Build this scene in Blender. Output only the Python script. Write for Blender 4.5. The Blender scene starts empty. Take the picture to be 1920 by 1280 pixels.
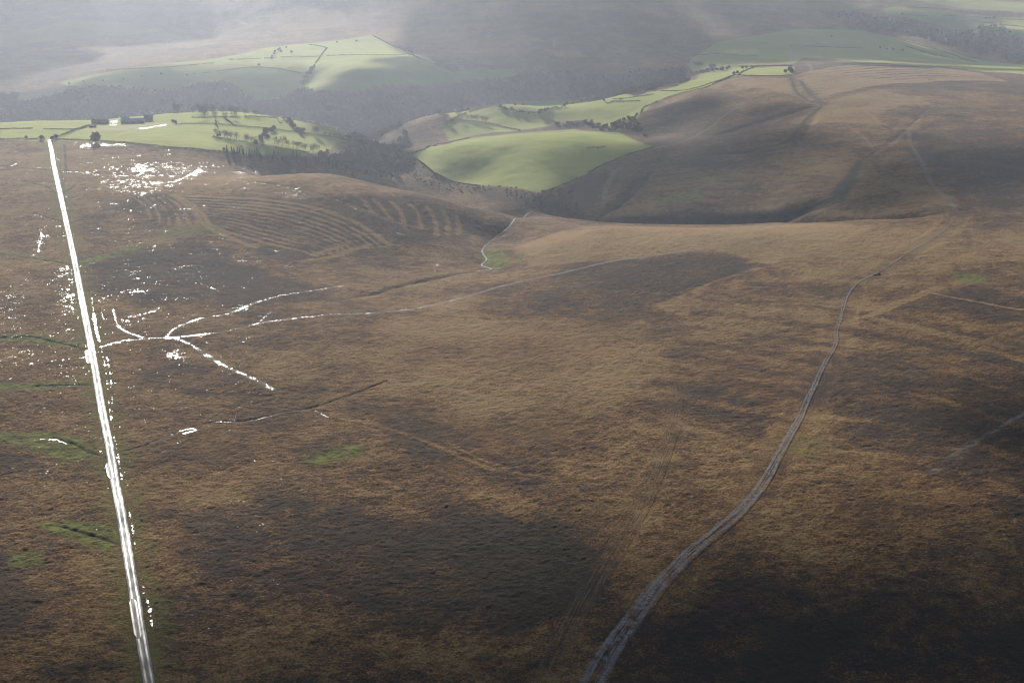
import bpy, math, random
import numpy as np
# ------------------------------------------------------------------ camera, sky, sun, exposure
CAMH = 330.0                       # the aircraft's height above the near moor, metres
PITCH = math.radians(18.5)         # looking down
W0, H0, F = 1920.0, 1280.0, 2667.0 # photograph frame and focal length in its pixels
SUN_AZ, SUN_EL = math.radians(-15.5), math.radians(16.0)
EXPOSURE = 0.70
SKY = 0.06
SUN = 4.6
HAZE_DENSITY = 0.000118
HAZE_ANISO = 0.56
sc = bpy.context.scene
cam_d = bpy.data.cameras.new('camera'); cam = bpy.data.objects.new('camera', cam_d)
sc.collection.objects.link(cam); sc.camera = cam
cam.location = (0, 0, CAMH); cam.rotation_euler = (math.pi/2 - PITCH, 0, 0)
cam_d.sensor_width = 36.0; cam_d.lens = 36.0*F/W0
cam_d.clip_start = 1.0; cam_d.clip_end = 40000.0
w = bpy.data.worlds.new('World'); sc.world = w; w.use_nodes = True
nt = w.node_tree; nt.nodes.clear()
sky = nt.nodes.new('ShaderNodeTexSky'); sky.sky_type = 'NISHITA'; sky.sun_disc = False
sky.sun_elevation = SUN_EL; sky.sun_rotation = SUN_AZ; sky.altitude = 600
bgn = nt.nodes.new('ShaderNodeBackground'); bgn.inputs[1].default_value = SKY
wo = nt.nodes.new('ShaderNodeOutputWorld')
nt.links.new(sky.outputs[0], bgn.inputs[0]); nt.links.new(bgn.outputs[0], wo.inputs[0])
sun_d = bpy.data.lights.new('sun', 'SUN'); sun = bpy.data.objects.new('sun', sun_d)
sc.collection.objects.link(sun)
sun_d.energy = SUN; sun_d.angle = math.radians(0.55); sun_d.color = (1.0, 0.95, 0.87)
SDIR = np.array([math.sin(SUN_AZ)*math.cos(SUN_EL), math.cos(SUN_AZ)*math.cos(SUN_EL), math.sin(SUN_EL)])
import mathutils
sun.rotation_euler = mathutils.Vector(SDIR).to_track_quat('Z', 'Y').to_euler()
sun.location = tuple(SDIR*3000)
sc.view_settings.view_transform = 'Standard'; sc.view_settings.look = 'None'
sc.view_settings.exposure = EXPOSURE; sc.view_settings.gamma = 1.0
sc.view_settings.use_curve_mapping = False
cy = sc.cycles
cy.use_denoising = True
try: cy.denoiser = 'OPENIMAGEDENOISE'
except Exception: pass
cy.max_bounces = 5; cy.diffuse_bounces = 2; cy.glossy_bounces = 2; cy.transparent_max_bounces = 12
cy.filter_width = 1.1
cy.volume_bounces = 0; cy.transmission_bounces = 2
cy.sample_clamp_indirect = 4.0

# ------------------------------------------------------------------ lie of the land
def ray(u,v):
    x=(np.asarray(u,float)-960)/F; y=(640-np.asarray(v,float))/F
    c,s=math.cos(PITCH),math.sin(PITCH)
    X=x; Y=c+y*s; Z=-s+y*c
    h=np.hypot(X,Y)
    return X/h,Y/h,Z/h      # per metre of ground range
CP=[(0,1280,0),(960,1280,-5),(1920,1280,0),(0,900,0),(960,900,-5),(1920,900,5),(0,640,0),(500,640,-3),(960,640,-8),(1500,640,-3),(1920,640,5),
(0,450,2),(250,450,0),(0,300,4),(100,268,5),(300,300,5),(500,330,3),(640,330,0),(800,362,-8),(900,390,-21),(560,420,-2),(750,420,-10),(850,430,-20),
(600,560,-8),(700,548,-14),(800,520,-22),(900,495,-27),(915,450,-35),(965,405,-40),
(1000,470,-18),(1120,430,-15),(1300,440,-8),(1500,430,-5),(1790,410,3),(1920,420,6),(1400,500,-3),(1700,500,2),(1100,540,-8),
(850,345,-60),(760,320,-65),(700,290,-80),(720,262,-85),(760,232,-62),(1010,368,-46),
(780,292,-45),(830,330,-50),(900,350,-52),(1010,358,-46),(1000,300,-32),(1000,252,-25),(1100,246,-25),(1200,262,-24),(1215,275,-22),(1100,320,-34),(870,272,-30),
(820,215,-50),(900,220,-55),(1000,225,-62),(950,195,-45),(1100,200,-50),(1200,170,-40),(1300,150,-30),(1170,230,-55),
(0,250,5),(100,262,5),(250,230,0),(400,280,3),(450,270,-3),(560,287,-15),(300,215,-5),(450,212,-12),(560,227,-20),(650,247,-32),(660,265,-38),(600,285,-25),(0,230,0),
(500,196,-100),(300,182,-92),(100,182,-88),(700,200,-105),(850,190,-100),(1000,168,-85),(1150,160,-75),
(150,155,-62),(400,160,-62),(600,165,-64),(700,150,-57),(850,135,-54),(300,130,-54),(600,110,-50),(720,75,-44),(800,100,-48),(500,90,-48),(400,110,-51),
(200,100,-66),(400,60,-62),(100,60,-55),(0,100,-66),(0,20,-32),(300,20,-25),(500,30,-28),(700,20,-10),(0,-30,30),(600,-30,40),
(900,60,-30),(1000,90,-38),(1100,60,-22),(1000,30,0),(1200,20,10),(1000,130,-55),(1200,110,-50),(1250,80,-40),
(1300,110,-35),(1400,90,-30),(1480,125,-10),(1400,60,-25),(1500,70,-20),(1500,30,-10),(1650,60,-40),(1800,80,-70),(1900,110,-80),(1700,110,-40),
(1700,30,-20),(1850,50,-25),(1900,20,-10),(1920,-30,30),(1400,-30,40),
(1560,190,12),(1400,180,0),(1300,180,-16),(1200,210,-30),(1250,250,-26),(1400,250,-4),(1600,250,6),(1800,250,9),(1920,200,9),(1800,180,9),(1600,140,6),(1900,160,2),(1500,140,4),(1200,330,-28),(1300,300,-18),(1130,370,-38),(1300,380,-28),(1500,340,-12),(1500,380,-20),(1600,350,-5),(1700,300,5),(1900,300,9),(1900,370,8),(1780,380,5),(1100,400,-48),(1300,410,-38),(1450,408,-30),(1600,400,-15)]
# hidden ground (x,y,z) : valley floors behind the crests
HP=[(-900,2480,-105),(-700,2430,-112),(-500,2400,-118),(-300,2350,-120),(-100,2500,-115),(200,2700,-100),(0,2160,-62),(120,2130,-60),(-130,2150,-75),
(-310,1715,-20),(-250,1725,-48),(-150,1650,-72),(-60,1580,-52),(-270,2230,-108),
(-1500,2000,0),(-1500,3000,-60),(-1500,4000,20),(1500,2000,15),(1800,3000,-20),(1700,1200,10),(-1500,1000,0),
(0,-1000,0),(-1000,0,0),(1000,0,5),(0,200,-3),(-2500,2500,0),(2800,2500,0),(0,6500,60),(-3000,6000,80),(3000,6000,80),(0,9500,40),(-4000,9500,80),(4500,9500,60)]
def ctrl():
    P=[]
    for u,v,z in CP:
        X,Y,Z=ray(u,v); r=(z-CAMH)/Z; P.append((X*r,Y*r,z))
    return np.array(P+HP,float)
P=ctrl()
S=np.array([1/300.,1/300.])
def phi(r): return np.sqrt(r*r+0.12**2)      # multiquadric
def fit():
    q=P[:,:2]*S; d=np.hypot(q[:,None,0]-q[None,:,0],q[:,None,1]-q[None,:,1])
    n=len(q); A=np.zeros((n+3,n+3)); A[:n,:n]=phi(d)+np.eye(n)*(-0.015)
    A[:n,n]=1;A[:n,n+1:]=q;A[n,:n]=1;A[n+1:,:n]=q.T
    return np.linalg.solve(A,np.r_[P[:,2],0,0,0]),q
WT,Q=fit()
def base(x,y):
    x=np.asarray(x,float);y=np.asarray(y,float); sh=x.shape
    a=x.ravel()*S[0];b=y.ravel()*S[1]; o=np.empty(a.size)
    for k in range(0,a.size,20000):
        s=slice(k,k+20000); d=np.hypot(a[s,None]-Q[None,:,0],b[s,None]-Q[None,:,1])
        o[s]=phi(d)@WT[:-3]+WT[-3]+WT[-2]*a[s]+WT[-1]*b[s]
    return o.reshape(sh)
GX0,GY0,GD=-5200.,-1600.,20.
gx=np.arange(GX0,5201,GD); gy=np.arange(GY0,10001,GD)
HG=base(*np.meshgrid(gx,gy))
def hz(x,y):
    fx=np.clip((np.asarray(x,float)-GX0)/GD,1,len(gx)-3); fy=np.clip((np.asarray(y,float)-GY0)/GD,1,len(gy)-3)
    i=fx.astype(int); j=fy.astype(int); a=fx-i; b=fy-j
    def w(t): return (-.5*t+t*t-.5*t**3, 1-2.5*t*t+1.5*t**3, .5*t+2*t*t-1.5*t**3, -.5*t*t+.5*t**3)
    wa,wb=w(a),w(b); o=0
    for m in range(4):
        r=0
        for n in range(4): r=r+wa[n]*HG[j+m-1,i+n-1]
        o=o+wb[m]*r
    return o
def hit(u,v,f=hz):
    X,Y,Z=ray(u,v); X,Y,Z=np.broadcast_arrays(X,Y,Z)
    t=np.full(X.shape,380.); done=np.zeros(X.shape,bool); lo=t.copy()
    step=6.
    tt=380.
    hi=np.full(X.shape,9500.)
    while tt<9500:
        g=f(X*tt,Y*tt)>=CAMH+Z*tt
        new=g&~done
        hi=np.where(new,tt,hi); lo=np.where(done|new,lo,tt); done|=new
        if done.all(): break
        tt+=max(4,tt*.004)
    for _ in range(14):
        m=(lo+hi)/2; g=f(X*m,Y*m)>=CAMH+Z*m
        hi=np.where(g,m,hi); lo=np.where(g,lo,m)
    return X*hi,Y*hi,f(X*hi,Y*hi)

# ------------------------------------------------------------------ small numpy helpers
RNG = np.random.default_rng(7)
def _hash(i, j, k):
    h = (i*374761393 + j*668265263 + k*2147483647) & 0xffffffff
    h = ((h ^ (h >> 13))*1274126177) & 0xffffffff
    return ((h ^ (h >> 16)) & 0xffffff)/float(0xffffff)
def vnoise(x, y, k=0):
    i = np.floor(x).astype(np.int64); j = np.floor(y).astype(np.int64); a = x-i; b = y-j
    a = a*a*(3-2*a); b = b*b*(3-2*b)
    return (_hash(i,j,k)*(1-a)+_hash(i+1,j,k)*a)*(1-b) + (_hash(i,j+1,k)*(1-a)+_hash(i+1,j+1,k)*a)*b
def fbm(x, y, s, o=3, k=0):
    r = 0; A = 0; w_ = 1.
    for n in range(o):
        r = r + w_*vnoise(x/s+17.3*n, y/s-9.1*n, k+n); A += w_; w_ *= .5; s *= .5
    return r/A
def spline(p, step):
    p = np.asarray(p, float)
    if len(p) == 2: q = [p[0]*(1-t)+p[1]*t for t in np.linspace(0,1,max(2,int(np.hypot(*(p[1]-p[0])[:2])/step)+1))]; return np.array(q)
    e = np.vstack([2*p[0]-p[1], p, 2*p[-1]-p[-2]]); out = []
    for i in range(1, len(e)-2):
        n = max(1, int(np.hypot(*(e[i+1]-e[i])[:2])/step))
        for t in np.arange(n)/n:
            out.append(.5*((2*e[i])+(-e[i-1]+e[i+1])*t+(2*e[i-1]-5*e[i]+4*e[i+1]-e[i+2])*t*t+(-e[i-1]+3*e[i]-3*e[i+1]+e[i+2])*t**3))
    out.append(p[-1]); return np.array(out)
def PX(pts):                       # places read off the photograph -> points on the land, metres
    p = np.array(pts, float); x, y, z = hit(p[:,0], p[:,1]); return np.stack([x, y], 1)
def line(pts, step=6.):            # densify in the picture first, so a long line follows the relief
    p = np.array(pts, float); q = spline(p, 14.); return spline(PX(q), step)

# ------------------------------------------------------------------ the ground sheet
YD0, YD1 = 430., 4300.
ys = [YD0]
while ys[-1] < YD1:
    y_ = ys[-1]; ys.append(y_ + min(7., max(.55, .52*(y_*y_+CAMH**2)/(CAMH*1422.))))
ys = np.array(ys); 
lo = np.linspace(-1500, YD0, 24)[:-1]; hi = YD1 + (9800-YD1)*np.linspace(0,1,70)[1:]**1.3
YS = np.r_[lo, ys, hi]; NY = len(YS)
NS = 1180; NO = 26
def KW(y): return .36*1.28*np.sqrt(np.maximum(y, 0)**2 + CAMH**2)
sd = np.linspace(-1, 1, NS); to = np.linspace(0, 1, NO+1)[1:]**1.8
K = KW(YS)[:,None]
XG = np.concatenate([-(K+(5000-K)*to[::-1][None,:]), K*sd[None,:], K+(5000-K)*to[None,:]], 1)
YG = np.broadcast_to(YS[:,None], XG.shape)
NX = XG.shape[1]
HH = hz(XG, YG)
def rows(a, b):
    return max(0, int(np.searchsorted(YS, a))-1), min(NY, int(np.searchsorted(YS, b))+1)
def cols(r0, r1, a, b):
    k = KW(YS[r0:r1]); s0 = np.clip(a/k, -1, 1).min(); s1 = np.clip(b/k, -1, 1).max()
    c0 = int((s0+1)/2*(NS-1))+NO-1; c1 = int((s1+1)/2*(NS-1))+NO+3
    if s0 <= -1: c0 = 0
    if s1 >= 1: c1 = NX
    return max(0, c0), min(NX, c1)
def line_dist(P_, R):
    """distance of every ground vertex to a line, only within R of it"""
    P_ = np.asarray(P_); ra, rb = rows(P_[:,1].min()-R, P_[:,1].max()+R); ca, cb = cols(ra, rb, P_[:,0].min()-R, P_[:,0].max()+R)
    WIN = (slice(ra, rb), slice(ca, cb)); D = np.full((rb-ra, cb-ca), 1e9, np.float32); T = np.zeros(D.shape, np.float32)
    acc = 0.
    for a, b in zip(P_[:-1], P_[1:]):
        r0, r1 = rows(min(a[1],b[1])-R, max(a[1],b[1])+R)
        if r1 <= r0: continue
        c0, c1 = cols(r0, r1, min(a[0],b[0])-R, max(a[0],b[0])+R)
        x = XG[r0:r1,c0:c1]; y = YG[r0:r1,c0:c1]
        d = b-a; L2 = max(1e-6, d@d); t = np.clip(((x-a[0])*d[0]+(y-a[1])*d[1])/L2, 0, 1)
        q = np.hypot(x-a[0]-t*d[0], y-a[1]-t*d[1])
        c1 = min(c1, cb); r1 = min(r1, rb); c0_ = max(c0, ca); r0_ = max(r0, ra); q = q[r0_-r0:r1-r0, c0_-c0:c1-c0]; t = t[r0_-r0:r1-r0, c0_-c0:c1-c0]
        S_ = D[r0_-ra:r1-ra,c0_-ca:c1-ca]; m = q < S_
        S_[m] = q[m]; T[r0_-ra:r1-ra,c0_-ca:c1-ca][m] = (acc+t*math.sqrt(L2))[m]
        acc += math.sqrt(L2)
    return WIN, D, T
FW = (fbm(XG, YG, 12., 2, 71)-.5)*2
WX = (fbm(XG, YG, 26., 3, 40)-.5)*1.; WY = (fbm(XG, YG, 26., 3, 50)-.5)*1.
def poly_sd(P_, R, wob):
    """signed distance (inside > 0) to a closed outline given in metres, its edge made uneven by wob metres"""
    r0, r1 = rows(P_[:,1].min()-R, P_[:,1].max()+R); c0, c1 = cols(r0, r1, P_[:,0].min()-R, P_[:,0].max()+R)
    x = XG[r0:r1,c0:c1]+WX[r0:r1,c0:c1]*wob; y = YG[r0:r1,c0:c1]+WY[r0:r1,c0:c1]*wob
    ins = np.zeros(x.shape, bool); D = np.full(x.shape, 1e9)
    n = len(P_)
    for i in range(n):
        a = P_[i]; b = P_[(i+1)%n]; d = b-a; L2 = max(1e-9, d@d)
        t = np.clip(((x-a[0])*d[0]+(y-a[1])*d[1])/L2, 0, 1); D = np.minimum(D, np.hypot(x-a[0]-t*d[0], y-a[1]-t*d[1]))
        c = (a[1] > y) != (b[1] > y)
        if abs(d[1]) > 1e-9: ins ^= c & (x < (d[0]*(y-a[1])/d[1]+a[0]))
    return (slice(r0,r1), slice(c0,c1)), np.where(ins, D, -D)
def sstep(v): v = np.clip(v, 0, 1); return v*v*(3-2*v)
MASK = {k: np.zeros((NY,NX), np.float32) for k in ('pasture','heather','pale','bog','wet','bare','dark','orange')}
def area(name, pts, soft=8., wob=10., val=1., sub=None):
    P_ = PX(pts); w_, s = poly_sd(P_, soft*2+wob, wob); m = sstep(s/soft*.5+.5)*val
    M = MASK[name][w_]; np.maximum(M, m, out=M)
    for k in (sub or ()): MASK[k][w_] *= 1-m
def trace(name, pts, width, soft=1.5, val=1., wob=0., clear=(), carve=0., world=False):
    L = np.asarray(pts) if world else line(pts)
    w_, D, T = line_dist(L, width*.5+soft+abs(wob)+ (width*1.5 if carve else 0)+2)
    D0 = D
    if wob: D = D + wob*FW[w_]
    m = sstep((width*.5+soft-D)/(2*soft))*val; M = MASK[name][w_]
    np.maximum(M, m, out=M)
    for k in clear: MASK[k][w_] *= 1-m
    if carve: HH[w_] -= carve*np.exp(-(np.minimum(D0,1e4)/(width*.6))**2)
    return L

# --- relief the eye can see: gullies, ditches, terraces
def gully(pts, depth, w_, world=False):
    L = np.asarray(pts) if world else line(pts)
    w0, D, T = line_dist(L, w_*3)
    e = np.exp(-(np.minimum(D,1e4)/w_)**2)*depth
    tot = T.max() if T.max() > 0 else 1
    fade = np.clip(T/40, 0, 1)*np.clip((tot-T)/40, 0, 1)
    HH[w0] -= e*fade*(.75+.5*fbm(XG[w0], YG[w0], 30., 2, 5))
RAV = [(1010,372),(1060,398),(1110,405),(1200,411),(1350,411),(1455,408),(1500,392),(1570,368),(1577,345),(1600,320),(1612,303),(1680,258),(1712,228),(1742,198)]
RAV2 = [(1445,409),(1520,411),(1600,409),(1700,404),(1765,398)]
RAV3 = [(1222,318),(1190,355),(1150,390),(1112,404)]
GUL = [(640,562),(700,550),(740,538),(800,525),(850,515),(892,508)]
STREAM = [(892,508),(908,505),(921,501),(903,494),(912,482),(904,466),(915,452),(930,441),(945,430),(962,412),(985,402),(1003,392)]
gully(RAV[:8], 9., 13.); gully(RAV[8:], .9, 5.); gully(RAV2, 7., 10.); gully(RAV3, 5., 9.); gully(GUL, 1.9, 4.5); gully(STREAM, 2.5, 9.)
gully([(1330,258),(1450,220),(1530,195),(1500,175),(1485,145)], 2.5, 7.)
gully([(1300,292),(1480,275),(1530,215)], 2., 6.)
gully([(735,262),(700,285),(690,300)], 6., 25.)
near = np.clip(1.6-np.hypot(XG, YG)/2600., .25, 1)
HH += (fbm(XG, YG, 60., 3, 11)-.5)*2.4*np.clip(np.hypot(XG,YG)/1500.,.6,1.6)
HH += (fbm(XG, YG, 11., 3, 12)-.5)*.9*near
HH += (fbm(XG, YG, 2.6, 2, 13)-.5)*.75*near*(YG < 1600)

# --- what grows where
PASTURES = {
 'farm': [(0,230),(110,226),(170,222),(210,208),(300,204),(400,207),(470,211),(560,222),(600,228),(640,240),(666,257),(664,264),(630,267),(603,287),(570,294),(480,288),(400,283),(300,275),(200,266),(0,262)],
 'left': [(-60,198),(10,200),(36,207),(20,216),(-60,230)],
 'oval': [(770,290),(800,278),(850,266),(920,255),(1000,247),(1075,243),(1130,246),(1165,250),(1180,258),(1225,278),(1180,290),(1120,315),(1060,345),(1015,362),(960,350),(900,348),(850,340),(810,322),(790,305)],
 'mid': [(808,213),(870,200),(930,195),(1000,190),(1100,185),(1190,180),(1250,168),(1290,155),(1310,140),(1380,125),(1488,125),(1486,141),(1380,144),(1320,165),(1230,190),(1212,205),(1195,222),(1100,224),(1040,227),(1030,236),(960,246),(900,252),(845,264),(832,245),(845,228)],
 'far': [(110,155),(250,128),(400,110),(460,100),(490,92),(540,85),(700,66),(760,95),(820,122),(850,134),(900,128),(960,130),(972,140),(930,150),(850,152),(780,160),(690,168),(590,172),(560,165),(400,166),(250,168),(150,165)],
 'right': [(1290,122),(1340,80),(1430,65),(1490,55),(1620,58),(1700,75),(1790,100),(1960,125),(1960,142),(1850,134),(1750,125),(1620,117),(1560,110),(1505,108),(1488,120),(1380,124),(1300,135)],
 'strip': [(1655,18),(1680,12),(1760,17),(1960,36),(1960,75),(1850,62),(1770,45),(1690,32),(1665,28)],
 'top': [(1670,-8),(1740,-8),(1960,6),(1960,26),(1780,12)],
 'haze': [(-60,75),(130,38),(260,46),(300,60),(150,72),(-60,95)],
 'hill': [(1290,-12),(1500,-6),(1640,8),(1600,20),(1450,12),(1300,4)],
}
for k, p in PASTURES.items(): area('pasture', p, 2.5, 4., .45 if k in ('haze','hill') else 1.)
area('pasture', [(1710,208),(1712,203)]+[(1714,207)], 1, 0, 0.)
H_ = 'heather'; D_ = 'dark'
for pts, val in [
  ([(160,480),(250,470),(350,450),(430,470),(480,510),(600,540),(620,560),(450,580),(330,560),(240,570),(170,540)], .85),
  ([(180,370),(340,368),(500,360),(640,372),(760,380),(880,400),(905,440),(800,452),(600,490),(480,475),(400,432),(330,412),(220,400)], .6),
  ([(850,540),(960,525),(1150,490),(1330,468),(1440,498),(1300,545),(1230,575),(1170,600),(1060,600),(900,560)], .75),
  ([(1690,580),(1760,540),(1960,562),(1960,605),(1840,600)], 1.), ([(1340,545),(1500,528),(1700,550),(1680,570),(1540,560),(1350,565)], .7),
  ([(1280,720),(1480,740),(1450,830),(1300,820)], .75), ([(760,760),(860,800),(920,850),(1050,900),(1000,930),(870,880),(720,840)], .6),
  ([(330,960),(620,930),(740,970),(900,950),(1080,1000),(1160,1060),(1150,1130),(1000,1190),(700,1150),(500,1120),(350,1060)], .95),
  ([(850,980),(1090,1010),(1150,1060),(1130,1120),(960,1190),(880,1120),(820,1050)], 1.),
  ([(1550,650),(1700,680),(1960,720),(1960,980),(1750,900),(1600,830),(1530,760)], .65), ([(1640,760),(1960,760),(1960,900),(1760,860)], .8),
  ([(1180,1150),(1350,1100),(1500,1050),(1960,1150),(1960,1330),(1060,1330)], .75), ([(1340,1200),(1500,1100),(1600,1180),(1560,1330),(1300,1330)], 1.),
  ([(-60,1010),(60,1040),(60,1180),(-60,1200)], .8), ([(650,400),(680,372),(760,365),(880,390),(900,430),(820,445),(740,430)], .8),
  ([(1700,250),(1760,225),(1960,240),(1960,400),(1820,390),(1770,350),(1720,290)], .55), ([(1290,130),(1520,118),(1700,118),(1960,140),(1960,180),(1700,165),(1560,170),(1500,140)], .5),
  ([(230,650),(420,680),(520,740),(430,760),(260,720)], .5), ([(930,560),(1200,560),(1260,600),(1100,610)], .45),
  ([(1170,260),(1250,200),(1330,165),(1450,180),(1530,200),(1440,250),(1330,280),(1230,275)], .6), ([(1430,240),(1600,250),(1640,300),(1500,320),(1300,320)], .35),
  ([(650,90),(900,60),(1150,70),(1290,120),(1150,150),(1000,140),(850,120),(760,90)], .3), ([(850,40),(1200,20),(1330,60),(1290,120),(1120,70)], .55)]:
    area(H_, pts, 14., 34., val)
for pts, val in [
  ([(970,462),(1100,425),(1500,419),(1640,430),(1560,470),(1442,497),(1332,465),(1150,488),(1000,502)], .9), ([(1500,430),(1800,425),(1960,440),(1960,480),(1700,520),(1500,525),(1440,500)], .5),
  ([(1500,232),(1545,198),(1580,182),(1640,165),(1700,180),(1742,195),(1660,200),(1640,232)], .9), ([(1310,165),(1380,146),(1480,148),(1500,170),(1545,192),(1440,200),(1380,180)], .7),
  ([(-60,285),(400,300),(640,335),(760,370),(600,372),(300,365),(160,400),(150,500),(-60,520)], .4), ([(110,290),(400,300),(640,335),(780,360),(640,375),(400,350),(150,345)], .5), ([(700,590),(1200,600),(1250,700),(1100,780),(700,740)], .55),
  ([(1240,570),(1440,500),(1700,530),(1600,600),(1300,640)], .5), ([(640,60),(820,50),(1000,80),(980,110),(800,95)], .6),
  ([(500,30),(640,20),(660,50),(520,60)], .7), ([(1440,240),(1560,250),(1610,300),(1560,330),(1450,310)], .45), ([(1680,345),(1780,355),(1790,385),(1700,375)], .7),
  ([(950,66),(1010,70),(1025,80),(965,76)], 1.), ([(1018,92),(1080,96),(1110,108),(1055,112)], 1.), ([(1700,180),(1714,196),(1742,196),(1722,180)], 1.)]:
    area('pale', pts, 8., 14., val, sub=(H_,) if val > .85 else None)
for pts in ([(700,560),(1150,600),(1200,800),(900,860),(700,780)], [(1230,600),(1500,640),(1500,760),(1300,720)], [(1500,830),(1700,850),(1850,950),(1600,1000),(1480,940)],
            [(250,730),(500,780),(520,900),(300,1000)], [(1300,800),(1400,830),(1330,930),(1250,880)]):
    area('orange', pts, 40., 40., .8)
for pts, val in [
  ([(152,490),(200,474),(270,456),(256,474),(200,486),(160,498)], 1), ([(900,472),(915,462),(945,470),(962,482),(950,500),(930,506),(902,500)], .9), ([(960,484),(990,468),(985,480),(970,492)], .8),
  ([(555,862),(600,845),(640,835),(690,830),(682,860),(600,873)], .8), ([(-60,803),(100,808),(160,822),(192,852),(130,866),(0,824),(-60,824)], .85), ([(-60,718),(172,716),(174,728),(-60,732)], .9),
  ([(60,975),(230,985),(236,1020),(200,1035),(110,1005)], .9), ([(20,1030),(90,1030),(90,1060),(30,1068)], .7), ([(-60,630),(80,628),(152,645),(150,656),(80,645),(-60,642)], 1.), ([(1225,378),(1300,352),(1332,368),(1285,383)], .9),
  ([(150,268),(236,269),(240,277),(152,277)], 1), ([(-60,470),(60,474),(150,488),(150,496),(60,486),(-60,480)], .7), ([(1500,800),(1560,830),(1540,870),(1470,850)], .4), ([(1780,510),(1850,515),(1850,532),(1790,528)], .8),
  ([(0,335),(40,335),(100,355),(60,350)], .6), ([(300,425),(430,422),(400,440),(270,455)], .5), ([(240,1120),(250,1110),(262,1180),(250,1180)], .6)]:
    area('bog', pts, 4., 12., val)
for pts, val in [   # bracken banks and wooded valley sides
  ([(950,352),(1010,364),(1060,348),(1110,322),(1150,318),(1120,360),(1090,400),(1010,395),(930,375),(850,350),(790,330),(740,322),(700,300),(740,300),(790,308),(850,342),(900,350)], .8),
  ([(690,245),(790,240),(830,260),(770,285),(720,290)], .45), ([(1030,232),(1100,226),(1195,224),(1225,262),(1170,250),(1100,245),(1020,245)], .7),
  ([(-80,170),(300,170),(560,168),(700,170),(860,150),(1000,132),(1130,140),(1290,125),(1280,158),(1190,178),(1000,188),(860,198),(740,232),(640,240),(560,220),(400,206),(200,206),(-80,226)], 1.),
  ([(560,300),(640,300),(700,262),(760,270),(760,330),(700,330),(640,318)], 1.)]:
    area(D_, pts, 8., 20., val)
M = MASK[D_]; M *= 1-.95*MASK['pasture']
area(D_, [(1050,396),(1200,403),(1400,399),(1490,387),(1555,370),(1570,345),(1596,318),(1610,300),(1618,306),(1603,345),(1588,378),(1480,409),(1400,417),(1100,415)], 6., 12., 1.)  # ravine band: dark scrub, with the ravine's shade painted into the colour
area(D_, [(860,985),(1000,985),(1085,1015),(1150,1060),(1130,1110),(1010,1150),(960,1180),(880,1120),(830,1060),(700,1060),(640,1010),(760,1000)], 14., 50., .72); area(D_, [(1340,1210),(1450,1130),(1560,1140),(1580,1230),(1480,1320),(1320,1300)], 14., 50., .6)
TRACE_DARK = [(RAV[:8],15.),(RAV[8:],2.2),(RAV2,9.),(RAV3,6.),(GUL,3.5)]  # gully lines; the ravine's carry painted shade along with its scrub
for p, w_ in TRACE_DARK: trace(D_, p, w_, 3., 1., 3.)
# old cultivation stripes: pale grass between strips of heather
def between(g0, g1, n, name, width, val=1., clear=(), lo_=0., hi_=1.):
    a = spline(np.array(g0,float), 12.); b = spline(np.array(g1,float), 12.)
    a = a[np.linspace(0,len(a)-1,26).astype(int)]; b = b[np.linspace(0,len(b)-1,26).astype(int)]
    for i in range(n):
        t = lo_+(hi_-lo_)*i/max(1,n-1)
        trace(name, spline(PX(a*(1-t)+b*t), 6.), width, 1.6, val, 2., clear, world=True)
between([(338,368),(400,369),(480,373),(560,384),(640,406),(700,436),(728,458)], [(392,422),(450,440),(510,458),(560,468),(590,479)], 11, 'pale', 7.5, .95, (H_,))
between([(345,371.5),(400,372.5),(480,377),(560,388),(634,410),(690,439),(716,459)], [(390,419),(450,437),(510,455),(560,466),(588,476)], 11, H_, 5., 1., ('pale',))
between([(255,372),(275,390),(282,405),(280,420)], [(328,372),(352,386),(366,402),(372,420)], 6, 'pale', 2.6, .8, (H_,))
trace('pale', [(325,366),(345,378),(362,390),(378,405),(390,424),(440,448),(480,462)], 9., 1.5, 1., 1., (H_,))
trace(H_, [(340,374),(358,386),(374,400),(386,420),(440,444),(500,468),(585,480)], 2.4, 1.2, 1., .6)
trace('pale', [(586,478),(620,468),(652,455)], 7., 2., .9, 1., (H_,)); trace('pale', [(560,490),(620,482),(690,460)], 7., 2., .8, 1., (H_,)); trace(H_, [(590,476),(625,463),(648,455)], 2., 1., 1.)
for p in ([(680,374),(688,385),(697,396)], [(700,373),(716,390),(728,404),(738,416)], [(735,378),(748,392),(755,408),(757,424)], [(768,384),(782,396),(787,412),(788,428)], [(800,388),(812,404),(818,420),(818,440)], [(830,395),(838,412),(840,440)], [(855,405),(860,420),(858,440)]):
    trace('pale', p, 6., 2., .85, 1., (H_,))
trace('pale', [(640,376),(690,396),(740,416),(800,430)], 5., 2., .8, 1., (H_,))
between([(1500,142),(1560,128),(1640,122),(1720,124),(1830,138)], [(1545,178),(1620,162),(1700,154),(1780,150),(1880,152)], 9, 'pale', 20., 1., (H_,))
between([(1535,190),(1500,226)], [(1600,190),(1650,222)], 9, 'orange', 6., .8)
between([(1360,160),(1420,166),(1480,180),(1535,192)], [(1340,172),(1400,184),(1450,196),(1490,200)], 6, H_, 11., .8)
between([(1250,330),(1400,310),(1560,325)], [(1240,378),(1400,385),(1540,368)], 6, H_, 8., .35)
between([(1320,560),(1500,575),(1700,600),(1930,650)], [(1250,690),(1450,730),(1700,790),(1930,850)], 6, H_, 12., .55)
between([(1360,610),(1560,590),(1740,620),(1930,680)], [(1280,800),(1450,840),(1700,860),(1930,930)], 5, 'pale', 9., .45)
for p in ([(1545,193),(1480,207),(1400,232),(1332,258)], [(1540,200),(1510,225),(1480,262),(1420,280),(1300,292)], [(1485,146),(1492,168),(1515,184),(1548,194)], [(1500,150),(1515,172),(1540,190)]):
    trace(D_, p, 7., 3., .9, 2.)
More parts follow.
